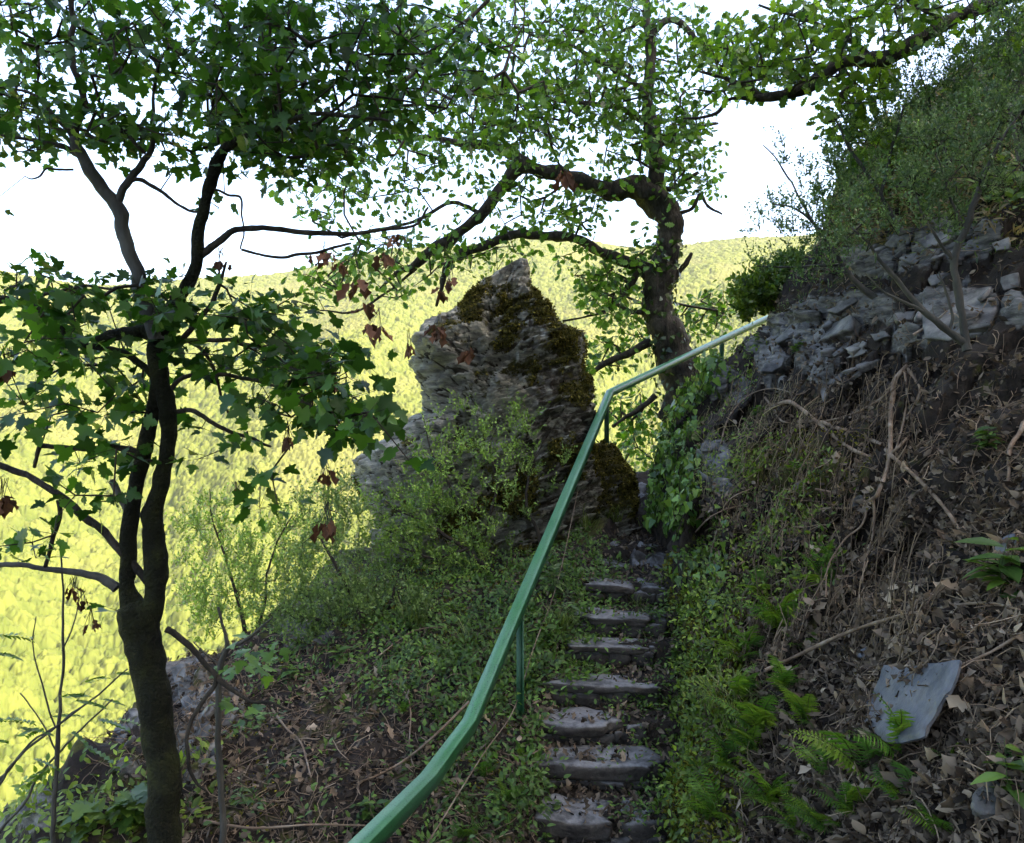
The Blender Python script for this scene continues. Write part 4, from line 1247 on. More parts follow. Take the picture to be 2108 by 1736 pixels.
og = [(1290, 470, 62, 52), (1070, 145, 36, 26, .9), (1100, 300, 30, 26, .5), (1190, 430, 30, 20, .3), (960, 420, 50, 40, .6), (1160, 300, 40, 20, .6), (860, 430, 40, 30, .5), (1130, 60, 20, 16), (870, 20, 30, 20),
      (1000, 60, 24, 18), (1240, 290, 40, 24, .7), (1320, 190, 12, 20, .7), (960, 330, 30, 20, .6), (1130, 380, 40, 26, .6), (640, 470, 60, 30, .6), (1410, 480, 40, 60), (760, 440, 40, 24, .6), (1230, 680, 20, 20), (1220, 820, 20, 20, .5), (1255, 870, 20, 30, .6)]
crown(ok, lp, of, og, 1500, OAK, 7, .18, .12, (.030, .085, .012), (.13, .24, .03), rt, tr=.0032, flat=.7, up=.25, maxlen=.35, trmax=.02)
withered(ok, [(1160, 365, 9.6, .16), (795, 530, 9, .12), (735, 590, 8.6, .16), (755, 635, 8.8, .13), (905, 600, 9, .10), (930, 580, 9, .10), (780, 680, 8.4, .14), (840, 715, 8.4, .11), (905, 680, 8.5, .12), (965, 725, 8.5, .10), (670, 530, 9, .13), (815, 490, 9, .09), (700, 545, 9, .09)], rt)

tp_ = oak_axis[(oak_axis[:, 2] < 2.6)]
kk = rt.integers(0, len(tp_), 900); rr_ = np.interp(tp_[kk, 2], [-1, .8, 1.4, 2.6], [.36, .32, .22, .20])
dr_ = rdir(900) * [1, 1, .2]; dr_ = unit(dr_)
pp_ = tp_[kk] + dr_ * (rr_ * rt.uniform(.85, 1.35, 900))[:, None]
V, T = place(*IVY, pp_, frames(unit(np.array([0, 0, -1.]) + rt.normal(0, .6, (900, 3))), unit(dr_ + rt.normal(0, .4, (900, 3)))), rt.uniform(.04, .10, 900))
build("trunk_ivy", V, T, 3, M['ivy'], ok, tint=tints(900, len(IVY[0]), (.012, .030, .008), (.06, .10, .018)))
# ---- big bough reaching in from an oak up on the slope
o2 = empty("hillside_oak", (7.3, 8.2, 3.2))
tag(o2, "oak on the upper slope whose heavy dark bough hangs across the white sky", "tree")
lp = []
tp = smooth_path([(7.6, 8.4, 1.5, .26), (7.4, 8.4, 3.4, .24), (7.1, 8.3, 5.0, .20), (7.3, 8.4, 7.0, .15), (7.1, 8.6, 9.0, .08)], 6)
V, Q = tube(tp[:, :3], tp[:, 3], 16, .25, 90)
build("trunk", V, Q, 4, M['bark'], o2, smooth=True); lp.append(tp[:, :3])
for q, pts in enumerate([
    [(2530, -10, 44), (2300, -60, 40), (2150, -30, 34), (2050, 2, 28), (1992, 24, 26), (1940, 52, 30), (1888, 86, 32), (1837, 114, 34), (1790, 122, 32), (1745, 124, 28), (1703, 148, 30), (1669, 175, 28), (1619, 194, 24), (1568, 202, 18), (1520, 202, 9), (1497, 208, 8), (1477, 232, 8), (1444, 242, 7), (1407, 244, 5)],
    [(1575, 200, 14), (1541, 175, 13), (1501, 161, 10), (1467, 154, 7), (1440, 150, 4)],
    [(1790, 120, 14), (1760, 90, 11), (1700, 60, 9), (1640, 30, 7), (1560, 10, 5)],
    [(1497, 206, 6), (1490, 190, 5), (1470, 190, 4), (1430, 180, 3)],
    [(1940, 50, 12), (1900, 20, 9), (1850, -20, 8)],
    [(2200, -40, 18), (2120, -110, 14), (2000, -160, 10), (1850, -180, 7)],
]):
    a, _ = limb(pts, 7.9, M['bark'], o2, "limb", 12, .25, 95 + q); lp.append(a)
of = [(1600, 90, 140, 70, 7.2, 8.8, 18), (1740, 40, 160, 60, 7, 8.8, 15), (1900, 20, 120, 50, 7, 8.8, 10), (1530, 150, 70, 40, 7.4, 8.6, 6), (1780, 180, 60, 60, 7.2, 8.8, 8), (1740, 240, 45, 50, 7.4, 8.6, 5),
      (2050, 60, 60, 60, 7, 8.4, 3), (1830, 170, 60, 40, 7.2, 8.4, 3), (1590, 215, 20, 14, 7.6, 8, .4), (2000, -140, 200, 80, 7, 9, 8), (2300, -80, 200, 120, 7.2, 9.4, 8), (1780, 290, 50, 30, 7.4, 8.4, 2), (1640, 150, 60, 30, 7.4, 8.6, 3)]
og = [(1640, 240, 60, 40), (1930, 125, 50, 22), (1550, 60, 30, 20, .8), (1660, 80, 26, 18, .7), (1800, 60, 22, 14, .6), (1590, 110, 20, 16, .5)]
crown(o2, lp, of, og, 360, OAK, 7, .16, .11, (.035, .095, .012), (.19, .31, .03), rt, tr=.0028, flat=.7, up=.25, maxlen=.3, trmax=.014)

# ---- rowan sapling and bare sapling
def sapling(name, label, pts, d, subs, mat, leaves=None, rng=rt):
    root = empty(name, P(pts[0][0], pts[0][1], d)); tag(root, label, "sapling")
    a, g = limb(pts, d, None, None, sides=8, rough=.08, seed=7)
    build("stem", g[0], g[1], 4, mat, root, smooth=True)
    paths = [a]
    for q, s in enumerate(subs):
        s_, _ = limb(s, d, mat, root, "branch", 6, .05, 130 + q); paths.append(s_)
    return root, paths


def pinnate(parent, spots, d, size, rng, lo=(.05, .11, .015), hi=(.13, .22, .03)):
    Vs, Ts = [], []
    n = 0
    for px, py, ang in spots:
        c = P(px, py, d + rng.uniform(-.15, .15)); a = math.radians(ang)
        dr = unit(np.array([math.cos(a), rng.uniform(-.4, .4), math.sin(a)]))
        L = size * rng.uniform(.8, 1.2)
        k = 7
        for s in np.linspace(.2, 1, k):
            for sg in (-1, 1):
                side = unit(np.cross(dr, [0, 0.5, .9])) * sg
                p = c + dr * L * s + np.array([0, 0, -.25]) * L * s * s
                V1, T1 = place(*OVATE, p[None], frames((dr * .6 + side)[None], np.array([[0, -.3, 1.]]) + rng.normal(0, .2, (1, 3))), [L * .34])
                Vs.append(V1); Ts.append(T1 + n); n += len(V1)
    V = np.concatenate(Vs); T = np.concatenate(Ts); k = len(OVATE[0])
    return build("leaves", V, T, 3, M['herb'], parent, tint=tints(len(V) // k, k, lo, hi, rng))


r1, pa = sapling("rowan_sapling", "slender rowan sapling with rows of small leaflets, left of the maple trunk",
                 [(108, 1800, 11), (112, 1700, 10), (117, 1600, 9), (120, 1500, 8), (126, 1400, 6), (130, 1300, 5), (128, 1200, 4), (126, 1120, 3)], 4.8,
                 [[(-20, 1640, 6), (20, 1580, 6), (60, 1530, 5), (120, 1490, 5), (190, 1440, 4), (260, 1380, 3)], [(-40, 1660, 7), (0, 1610, 6), (40, 1560, 5), (110, 1500, 5), (160, 1460, 4), (220, 1420, 3)],
                  [(-30, 1760, 7), (10, 1700, 6), (50, 1650, 6), (100, 1570, 5), (170, 1500, 4), (230, 1440, 3)], [(118, 1500, 4), (90, 1430, 4), (70, 1340, 3), (72, 1270, 2)],
                  [(118, 1560, 4), (80, 1480, 3), (40, 1430, 3)], [(126, 1340, 3), (150, 1290, 2.5), (160, 1230, 2)]], M['palebark'])
pinnate(r1, [(30, 1500, 10), (60, 1490, 160), (0, 1480, 0), (100, 1480, 20), (150, 1445, 15), (200, 1440, 10), (190, 1480, -10), (120, 1440, 25), (230, 1390, 20), (-20, 1345, 10), (-20, 1310, 5), (170, 1410, 30),
             (90, 1500, 190), (230, 1480, 0), (160, 1530, -20), (60, 1560, -15), (110, 1580, 200), (20, 1530, 170), (250, 1350, 10), (140, 1500, -30)], 4.75, .16, rt)
r2, pb = sapling("bare_sapling", "thin grey sapling with a broken top standing right of the maple trunk",
                 [(458, 1850, 13), (455, 1736, 13), (450, 1600, 13), (448, 1480, 12), (450, 1400, 12), (465, 1335, 11), (462, 1310, 8), (455, 1280, 6), (449, 1250, 6)], 4.9,
                 [[(466, 1335, 9), (490, 1322, 7), (520, 1305, 6), (545, 1285, 4), (560, 1270, 3)], [(450, 1365, 4), (420, 1340, 3), (400, 1320, 2.5)]], M['palebark'])
mpl = []
V, T = place(*MAPLE, np.array([P(x + rt.uniform(-25, 25), y + rt.uniform(-20, 20), 4.9 + rt.uniform(-.3, .4)) for x, y in [(490, 1330), (520, 1350), (500, 1380), (470, 1450), (520, 1470), (540, 1380), (560, 1340), (440, 1380)] for _ in range(6)]),
             frames(rdir(48) * [1, 1, .4], rdir(48) * .5 + [0, -.3, 1]), rt.uniform(.04, .10, 48))
build("leaves", V, T, 3, M['herb'], r2, tint=tints(48, len(MAPLE[0]), (.05, .12, .02), (.12, .22, .03)))

# ------------------------------------------------------------------ litter, twigs, ground plants (uncountable)
rl = np.random.default_rng(55)


def on_surface(key, n, boxes, lift=.01, rng=rl, steep=None):
    def wf(c, N):
        r = 0
        for (x0, y0, x1, y1, wt, soft) in boxes:
            r = r + wt * wbox(c, x0, x1, y0, y1, soft)
        d2 = (c ** 2).sum(1)
        return r / d2 ** 1.0
    p, N = scatter_on(key, n, wf, rng)
    return p + N * lift, N


def litter(name, key, n, boxes, size, cols, label=None, rng=rl):
    p, N = on_surface(key, n, boxes, .012)
    d = rdir(n, rng); nn = unit(N + rng.normal(0, .55, (n, 3)))
    h = n // 2
    V1, T1 = place(*CURL, p[:h], frames(d[:h], nn[:h]), size * rng.uniform(.5, 1.4, h))
    V2, T2 = place(*CURL2, p[h:], frames(d[h:], nn[h:]), size * rng.uniform(.5, 1.4, n - h))
    ti = np.vstack([tints(h, len(CURL[0]), *cols, rng, .35), tints(n - h, len(CURL2[0]), *cols, rng, .35)])
    V, T = join([(V1, T1), (V2, T2)])
    o = build(name, V, T, 3, M['dead'], tint=ti, smooth=True)
    tag(o, label, "leaf litter", None, "stuff")


LIT = ((.02, .014, .010), (.19, .150, .11))
litter("leaf_litter", 'h', 34000, [(1480, 1050, 2108, 1736, 1, 60), (1620, 760, 2108, 1080, .45, 60), (1700, 450, 2108, 760, .15, 60), (1450, 600, 1750, 1050, .2, 40), (1600, 1350, 2108, 1736, .8, 60)], .055, LIT,
       "dead brown leaves strewn over the dark slope right of the stair")
litter("leaf_litter", 'g', 26000, [(380, 1330, 1080, 1736, 1, 50), (250, 1500, 420, 1736, .4, 40), (1060, 1100, 1420, 1736, 1.1, 20), (760, 1200, 1200, 1350, .5, 40)], .05, LIT,
       "dead brown leaves covering the ground below the handrail and the step treads")
# pale, larger leaves on top
litter("fallen_leaves", 'h', 1500, [(1560, 1250, 2108, 1736, 1, 60), (1700, 1000, 2108, 1250, .4, 60)], .085, ((.16, .12, .085), (.36, .29, .21)), "larger pale tan leaves lying on top of the litter")
litter("fallen_leaves", 'g', 1100, [(420, 1380, 1000, 1700, 1, 60), (1080, 1380, 1350, 1736, 1.2, 20)], .07, ((.14, .10, .07), (.34, .26, .18)), "larger pale leaves on the treads and the bare ground")


def sticks_on(name, key, n, boxes, length, cols, label, hang=0, rad=.0022, rng=rl, lift=.03):
    p, N = on_surface(key, n, boxes, lift)
    d = rdir(n, rng); d = d - N * (d * N).sum(1, keepdims=True) * .85
    if hang: d = unit(unit(d) * (1 - hang) + np.array([-.25, -.1, -1.0]) * hang)
    d = unit(d)
    L = length * rng.uniform(.4, 1.5, n)
    bend = unit(np.cross(d, N) * rng.choice([-1, 1], (n, 1)) + N * .3)
    S_ = []
    ns = 5
    t = np.linspace(0, 1, ns)
    pts = p[:, None] + d[:, None] * (t[None, :, None] - .5) * L[:, None, None] + bend[:, None] * (np.sin(t * math.pi)[None, :, None] * (L * rng.uniform(-.05, .3, n))[:, None, None])
    pts += rng.normal(0, 1, pts.shape) * (L * .02)[:, None, None]
    r = rad * rng.uniform(.5, 1.8, n)
    V, Q = sticks(pts[:, :-1].reshape(-1, 3), pts[:, 1:].reshape(-1, 3), np.repeat(r, ns - 1), np.repeat(r * .9, ns - 1), 3)
    o = build(name, V, Q, 4, M['dead'], tint=np.repeat(tints(n, 1, *cols, rng, .25), (ns - 1) * 6, 0))
    tag(o, label, "twigs", None, "stuff")


TW = ((.07, .045, .03), (.30, .23, .16))
sticks_on("fallen_twigs", 'h', 3200, [(1560, 850, 2108, 1736, 1, 60), (1700, 450, 2108, 800, .4, 60)], .20, TW, "thin dry twigs lying over the dark slope")
sticks_on("fallen_twigs", 'g', 2600, [(380, 1350, 1050, 1736, 1, 50), (200, 1500, 450, 1736, .5, 40)], .22, TW, "thin dry twigs lying below the handrail")
sticks_on("hanging_rootlets", 'h', 700, [(1540, 820, 1880, 1330, 1, 40)], .42, ((.07, .048, .03), (.22, .165, .11)), "tangle of fine bare roots hanging down the middle of the slope", .75, .0026, lift=.07)
sticks_on("dry_grass", 'h', 700, [(1440, 830, 1660, 1100, 1, 30), (1470, 1430, 1560, 1560, .8, 20)], .30, ((.12, .10, .045), (.34, .29, .16)), "dry straw coloured grass draped beside the ivy", .6, .0014, lift=.05)


def greens(name, key, n, boxes, size, tmpl, cols, label, up=.6, lift=(.01, .08), rng=rl, clump=.75, cat="ground cover", face=.5):
    m = max(1, n // 22)
    c, N0 = on_surface(key, m, boxes, 0)
    k = rng.integers(0, m, n)
    R = rng.uniform(.03, .13, m)
    off = rng.normal(0, 1, (n, 3)) * R[k][:, None]
    N = N0[k]
    off -= N * (off * N).sum(1, keepdims=True) * .8
    p = c[k] + off + N * rng.uniform(*lift, (n, 1))
    d = unit(unit(off) + N * .3 + rng.normal(0, .4, (n, 3)) + [0, 0, .15])
    nn = unit(N * face + np.array([0, -.25, up]) + rng.normal(0, .45, (n, 3)))
    V, T = place(*tmpl, p, frames(d, nn), size * rng.uniform(.5, 1.35, n))
    ct = tints(m, 1, *cols, rng, .2)[k] * (1 + rng.normal(0, .15, (n, 1)))
    o = build(name, V, T, 3, M['herb'], tint=np.repeat(np.clip(ct, .003, 1), len(tmpl[0]), 0))
    tag(o, label, cat, None, "stuff")


GC = ((.035, .075, .014), (.12, .21, .035))
GC2 = ((.06, .11, .014), (.18, .25, .03))
greens("low_plants", 'g', 30000, [(900, 1330, 1100, 1736, 1, 40), (780, 1180, 1200, 1400, 1.2, 50), (1080, 1100, 1250, 1330, .8, 20), (560, 1250, 900, 1420, .4, 60), (480, 1500, 900, 1736, .12, 60), (1060, 1350, 1100, 1700, 1, 10)], .045, OVATE, GC,
       "low green herbs and brambles beside and under the handrail")
greens("low_plants", 'h', 17000, [(1380, 1200, 1520, 1736, 1, 20), (1460, 950, 1700, 1250, .5, 40), (1380, 700, 1560, 1000, .35, 20)], .040, OVATE, GC2, "small green herbs on the mossy foot of the slope")
greens("low_plants", 'h', 9000, [(1650, 130, 2108, 480, 1, 50), (1560, 480, 1800, 640, .5, 30)], .05, LANCE, ((.04, .08, .018), (.15, .20, .045)), "rough green growth over the crest of the slope")
greens("low_plants", 'g', 2400, [(60, 1600, 420, 1736, 1, 30)], .06, OVATE, GC2, "fresh green seedlings at the maple's foot")
greens("step_weeds", 'g', 3500, [(1270, 1230, 1420, 1680, 1, 12)], .035, OVATE, GC, "weeds growing on the right ends of the stone steps", rng=rl)
greens("dead_grass", 'h', 6000, [(1720, 150, 2108, 480, 1, 40)], .09, LANCE, ((.10, .075, .035), (.26, .20, .10)), "brown dead grass and heather between the brooms on the crest", up=.2)
greens("crest_weeds", 'h', 2600, [(1700, 120, 2108, 420, 1, 40)], .11, OVATE, ((.05, .10, .02), (.17, .25, .05)), "pale green weeds between the brooms on the crest", up=.4)
# moss cushions on the foot of the slope
def moss_on(key, n, boxes, size, lab):
    p, N = on_surface(key, n, boxes, .0)
    keep = fbm(p, 4, 3, 5) > -.15
    p, N = p[keep], N[keep]; n = len(p)
    d = unit(N + rl.normal(0, .8, (n, 3)))
    V, T = place(*DIAMOND, p + N * rl.uniform(0, .02, (n, 1)), frames(d, rdir(n, rl)), size * rl.uniform(.6, 1.5, n))
    tag(build("moss_carpet", V, T, 3, M['moss'], tint=tints(n, 4, (.045, .05, .009), (.24, .22, .035), rl, .35)), lab, "moss", None, "stuff")


moss_on('h', 42000, [(1385, 1150, 1520, 1736, 1, 25), (1600, 900, 1780, 1030, .5, 30), (1700, 250, 2108, 470, .3, 50)], .022, "yellowish moss carpet at the foot of the slope")
moss_on('g', 16000, [(700, 1180, 1180, 1330, 1, 40), (900, 1450, 1060, 1620, .6, 30), (450, 1380, 560, 1700, .3, 30)], .022, "olive moss on the ground at the pinnacle's foot")

# ------------------------------------------------------------------ roots and sticks one can follow
def follow(pts, off=.06):
    out_ = []
    for q in pts:
        h = hit(min(max(q[0], 5), 2100), q[1])
        if h is None: continue
        v = h[0]; dist = np.linalg.norm(v)
        o_ = q[2] if len(q) > 2 else off
        out_.append(P(q[0], q[1], v[1] * (1 - o_ / dist)))
    a = np.array(out_)
    if len(a) > 4:      # calm the depth
        yk = a[:, 1].copy(); a2 = a.copy()
        sm = np.convolve(np.pad(yk, 1, 'edge'), [.25, .5, .25], 'valid')
        sm = np.minimum(sm, yk + .02)
        a2 *= (sm / yk)[:, None]; a = a2
    return a


ROOTS = [
    ("thick hanging root looping down the middle of the slope", [(1867, 755), (1843, 782), (1837, 822), (1833, 869), (1833, 920), (1827, 963), (1810, 1010), (1797, 1027), (1770, 1034), (1723, 1017), (1679, 1007)], .020),
    ("brown root sagging like a bow across the slope", [(1570, 850), (1615, 829), (1642, 836), (1686, 873), (1723, 903), (1756, 926), (1793, 940), (1834, 933), (1867, 903)], .020),
    ("long pale root running down to the slope's outer edge", [(1645, 869), (1686, 869), (1736, 886), (1803, 910), (1837, 940), (1891, 987), (1938, 1038), (1972, 1085), (2012, 1145)], .018),
    ("thin root curving left from the looping root's top", [(1841, 785), (1820, 816), (1770, 846), (1719, 863), (1686, 869), (1640, 880)], .011),
    ("short hooked root left of the bow shaped root", [(1575, 819), (1595, 846), (1608, 866), (1635, 873)], .012),
    ("narrow root hanging in a loop right of the thick one", [(1870, 760), (1884, 782), (1894, 802), (1884, 832), (1867, 856)], .012),
    ("straight inner strand inside the root loop", [(1862, 765), (1867, 810), (1862, 860), (1850, 905), (1842, 930)], .009),
    ("slanting stick above the large blue slate, ending at the ferns", [(1575, 1380), (1635, 1353), (1736, 1306), (1837, 1272), (1904, 1259), (1972, 1246), (2039, 1242), (2099, 1256)], .012),
    ("thin bramble stem crossing the large blue slate's right corner", [(2106, 1303), (2039, 1343), (1951, 1384), (1925, 1421), (1908, 1474), (1904, 1508)], .007),
    ("gnarled pale root at the slope's outer edge", [(2106, 836), (2103, 883), (2079, 923), (2076, 987), (2063, 1021)], .016),
    ("dead stick under the forked broom", [(1880, 690), (1920, 665), (1950, 640)], .012),
    ("thin strand below the thick root's turn", [(1797, 1027), (1800, 1060), (1795, 1110), (1780, 1160), (1775, 1200)], .009),
    ("second thin strand hanging beside the turn", [(1788, 1030), (1775, 1080), (1740, 1110), (1705, 1165), (1700, 1230)], .008),
    ("curved dry vine over the grass beside the ivy", [(1480, 930), (1500, 860), (1540, 815), (1590, 800), (1640, 812)], .008),
    ("dark stem rising beside the ivy hollow", [(1445, 1330), (1450, 1240), (1462, 1150), (1480, 1080), (1500, 1030), (1560, 1000)], .009),
    ("bleached twig above the ivy hollow", [(1432, 1095), (1470, 1060), (1530, 1040), (1600, 1035)], .007)]
for lab, pts, r in ROOTS:
    a = follow(pts, .09)
    if len(a) < 3: continue
    a = smooth_path(a, 6)
    rr = r * (1.05 - .55 * np.linspace(0, 1, len(a))) * (1 + .15 * fbm(a, 9, 2, 3))
    V, Q = tube(a, rr, 8, .2, 5)
    tag(build("bare_root", V, Q, 4, M['deadwood'], smooth=True), lab, "root", "bare roots and sticks on the slope")
LST = [("long pale stick leaning from the rail's bend down to the left", [(965, 1445, .1), (900, 1510, .2), (840, 1560, .15), (790, 1590, .1), (735, 1612, .05)], .010),
       ("bent pale twig in the litter left of the handrail", [(800, 1400, .05), (830, 1420, .1), (845, 1460, .1), (842, 1540, .06)], .008),
       ("low horizontal stick at the picture's lower edge near the maple", [(420, 1690, .1), (520, 1705, .1), (640, 1698, .1), (760, 1700, .08)], .009),
       ("pale forked root on the litter below the leaning broom", [(560, 1460, .1), (590, 1500, .12), (620, 1530, .1), (640, 1600, .08)], .009),
       ("slanting twig above the leaf litter between broom and rail", [(780, 1350, .1), (850, 1300, .15), (920, 1290, .1)], .007)]
for lab, pts, r in LST:
    a = follow(pts)
    if len(a) < 3: continue
    a = smooth_path(a, 6)
    V, Q = tube(a, r * (1.0 - .4 * np.linspace(0, 1, len(a))), 7, .2, 6)
    tag(build("fallen_stick", V, Q, 4, M['deadwood'], smooth=True), lab, "stick", "fallen sticks on the ground")

# ------------------------------------------------------------------ ivy
def ivy(label, n, boxes, lift, size, rng=rl):
    root = empty("ivy", (1.9, 9.3, -1.2)); tag(root, label, "ivy")
    p, N = on_surface('h', n, boxes, 0)
    V_, Q_ = [], []
    out_ = unit(N + np.array([-.5, -.4, 0]))
    p = p + out_ * rng.uniform(.02, lift, (n, 1))
    d = unit(np.array([0, 0, -1.0]) + rng.normal(0, .5, (n, 3)))
    nn = unit(out_ + rng.normal(0, .45, (n, 3)) + [0, -.2, .2])
    V, T = place(*IVY, p, frames(d, nn), size * rng.uniform(.5, 1.3, n))
    build("leaves", V, T, 3, M['ivy'], root, tint=tints(n, len(IVY[0]), (.03, .085, .016), (.15, .25, .035), rng, .3))
    k = rng.choice(n, n // 4, replace=False)
    V, Q = sticks(p[k], p[k] + np.c_[rng.normal(0, .05, (len(k), 2)), rng.uniform(-.25, -.05, len(k))], .004, .003, 4)
    build("vines", V, Q, 4, M['twig'], root)


ivy("ivy curtain hanging over the rock corner at the top of the stair", 2600, [(1340, 770, 1440, 1080, 1, 12)], .16, .085)
ivy("sparse ivy around the dark hollow at the slope's foot", 420, [(1400, 1060, 1500, 1260, 1, 12)], .08, .075)
ivy("broad leaved ivy spilling over the crest just under the upper handrail", 420, [(1370, 740, 1480, 830, 1, 15)], .22, .10)

# ------------------------------------------------------------------ ferns
def frond_mesh(L, npair, seed, lo, hi):
    rg = np.random.default_rng(seed)
    t = np.linspace(0, 1, npair * 2 + 6)
    arch = .38 + .2 * rg.random()
    mid = np.stack([t * L * .92, .05 * L * np.sin(t * 3 + seed), L * (arch * t - .55 * t ** 2.2)], -1)
    V0, Q0 = tube(mid, np.linspace(.004, .001, len(t)) * L / .35, 4)
    Vs, Ts = [], []
    n = 0
    tv, tt = fan(mirror([(0, 0), (.03, .09), (.2, .10), (.28, .065), (.42, .09), (.5, .06), (.65, .07), (.75, .04), (1, 0)]), .1, .22)
    for i in range(npair * 2):
        k = 5 + i
        if k >= len(t): break
        s = t[k]
        ln = L * .21 * (math.sin(math.pi * min(1, s * .93 + .06)) ** .7) * rg.uniform(.88, 1.08)
        sg = 1 if i % 2 else -1
        dr = unit(mid[min(k + 1, len(t) - 1)] - mid[k - 1])
        sd = unit(np.array([0.28, sg, -.12 + rg.normal(0, .1)]))
        V1, T1 = place(tv, tt, mid[k][None], frames(sd[None], np.array([[-.2, rg.normal(0, .15), 1.]])), [ln])
        Vs.append(V1); Ts.append(T1 + n); n += len(V1)
    Vl = np.concatenate(Vs); Tl = np.concatenate(Ts)
    V = np.vstack([V0, Vl]); Lp = np.concatenate([Q0.ravel(), (Tl + len(V0)).ravel()])
    N = np.concatenate([np.full(len(Q0), 4), np.full(len(Tl), 3)])
    tv_ = np.vstack([np.full((len(V0), 3), .07) * [1, 1.1, .4], tints(len(Vl) // len(tv), len(tv), lo, hi, rg, .12)])
    return V, Lp, N, tv_


FERN_C = [((.05, .13, .016), (.11, .22, .025)), ((.08, .17, .016), (.16, .27, .03)), ((.05, .12, .025), (.09, .18, .035)), ((.10, .18, .018), (.18, .26, .03))]
protos = []
for s in range(4):
    V, Lp, N, ti = frond_mesh(.36, 15 + s, 300 + s, *FERN_C[s])
    o = build("frond", V, Lp, N, M['herb'], tint=ti)
    protos.append(o.data)
    bpy.data.objects.remove(o)
FERNS = [  # px, py, size, fronds, lean(deg, 0 up), label
    (1600, 1300, 1.15, 8, 0, "widest fern fan in the middle of the mossy bank"), (1690, 1225, .95, 5, 0, "fern just below the hanging thin root strands"),
    (1530, 1370, .95, 7, 0, "fern right above the dry grass tuft on the moss"), (1560, 1520, 1.15, 7, 0, "tall upright fern beside the dry grass tuft"),
    (1500, 1600, .9, 6, 0, "fern at the stair side of the bank, below the tall upright one"), (1590, 1660, 1.0, 7, 0, "bushy fern near the bottom between moss and litter"),
    (1470, 1690, .9, 6, 0, "lowest fern at the mossy stair side"), (1700, 1610, .75, 5, 0, "fern alone in the litter, left below the large blue slate"),
    (1778, 1600, 1.15, 4, 0, "upright narrow fern covering the large blue slate's left corner"), (1850, 1570, .9, 4, 0, "fern leaning over the large blue slate's bottom tip"),
    (1955, 1580, .6, 2, 0, "single slanting frond right of the large blue slate"), (1860, 1665, .75, 4, 0, "low flat fern in the litter straight below the large blue slate"),
    (1700, 1715, .7, 5, 0, "yellow green fern tips at the bottom picture edge"), (1560, 1225, .7, 5, 0, "small fern on the moss above the widest fan"),
    (1640, 985, .6, 5, 0, "pale fern under the bow shaped root"), (1550, 1000, .55, 4, 0, "little fern in the dry grass beside the ivy"),
    (1490, 1330, .6, 4, 0, "small fern at the moss edge level with the middle steps"), (1610, 1430, .8, 5, 0, "fern below the slanting stick's left end"),
    (1660, 1350, .7, 4, 0, "fern tucked under the slanting stick"), (1930, 1730, .6, 4, 0, "fern tips at the bottom edge under the litter hollow"),
    (1000, 1600, .55, 5, 0, "small fern left of the near post's foot, under the rail"), (1045, 1655, .6, 5, 0, "fern between the rail and the lowest steps"),
    (950, 1730, .6, 4, 0, "fern at the bottom edge below the rail"), (1075, 1560, .45, 3, 0, "tiny fern touching the near post's foot"),
    (2080, 1610, .6, 5, 0, "fern like herb at the outer edge of the slope"), (830, 1470, .45, 4, 0, "small fern in the litter left of the rail's bend"),
    (1440, 1480, .6, 4, 0, "fern hanging over the right ends of the steps"), (1455, 1150, .4, 3, 0, "small fern beside the ivy hollow"),
    (1650, 1500, .8, 6, 0, "fern between the tall upright one and the large blue slate"), (1520, 1450, .8, 6, 0, "fern growing out just under the dry grass tuft's roots"),
    (1640, 1730, .8, 6, 0, "fern at the bottom edge, in line with the bushy fern above it"), (1750, 1690, .7, 5, 0, "pale fern in the litter near the bottom edge, below the slate's left corner"),
    (1600, 1180, .6, 5, 0, "fern among the hanging rootlets above the widest fan"), (1540, 1560, .8, 6, 0, "fern pressed against the tall upright one's stair side"),
    (1430, 1620, .6, 5, 0, "fern drooping over the lowest steps' right ends"), (1700, 1150, .5, 4, 0, "small fern high among the thin root strands")]
rf = np.random.default_rng(77)
for px, py, sz, nf_, ln_, lab in FERNS:
    h = hit(px, min(py, 1735))
    if h is None: continue
    c, nrm = h
    root = empty("fern", c - nrm * .02)
    tag(root, lab, "fern", "ferns on the banks")
    base = math.atan2(nrm[1], nrm[0])
    nf_ = int(nf_ * 1.4 + 1)
    for k in range(nf_):
        fr = bpy.data.objects.new("frond", protos[int(rf.integers(0, 4))])
        COL.objects.link(fr); fr.parent = root
        fan_a = base + (k - (nf_ - 1) / 2) * (2.6 / max(nf_, 2)) + rf.normal(0, .15)
        tilt = -rf.uniform(.45, 1.25)
        fr.rotation_euler = (rf.normal(0, .2), tilt, fan_a)
        s_ = sz * rf.uniform(.75, 1.2)
        fr.scale = (s_, s_, s_)

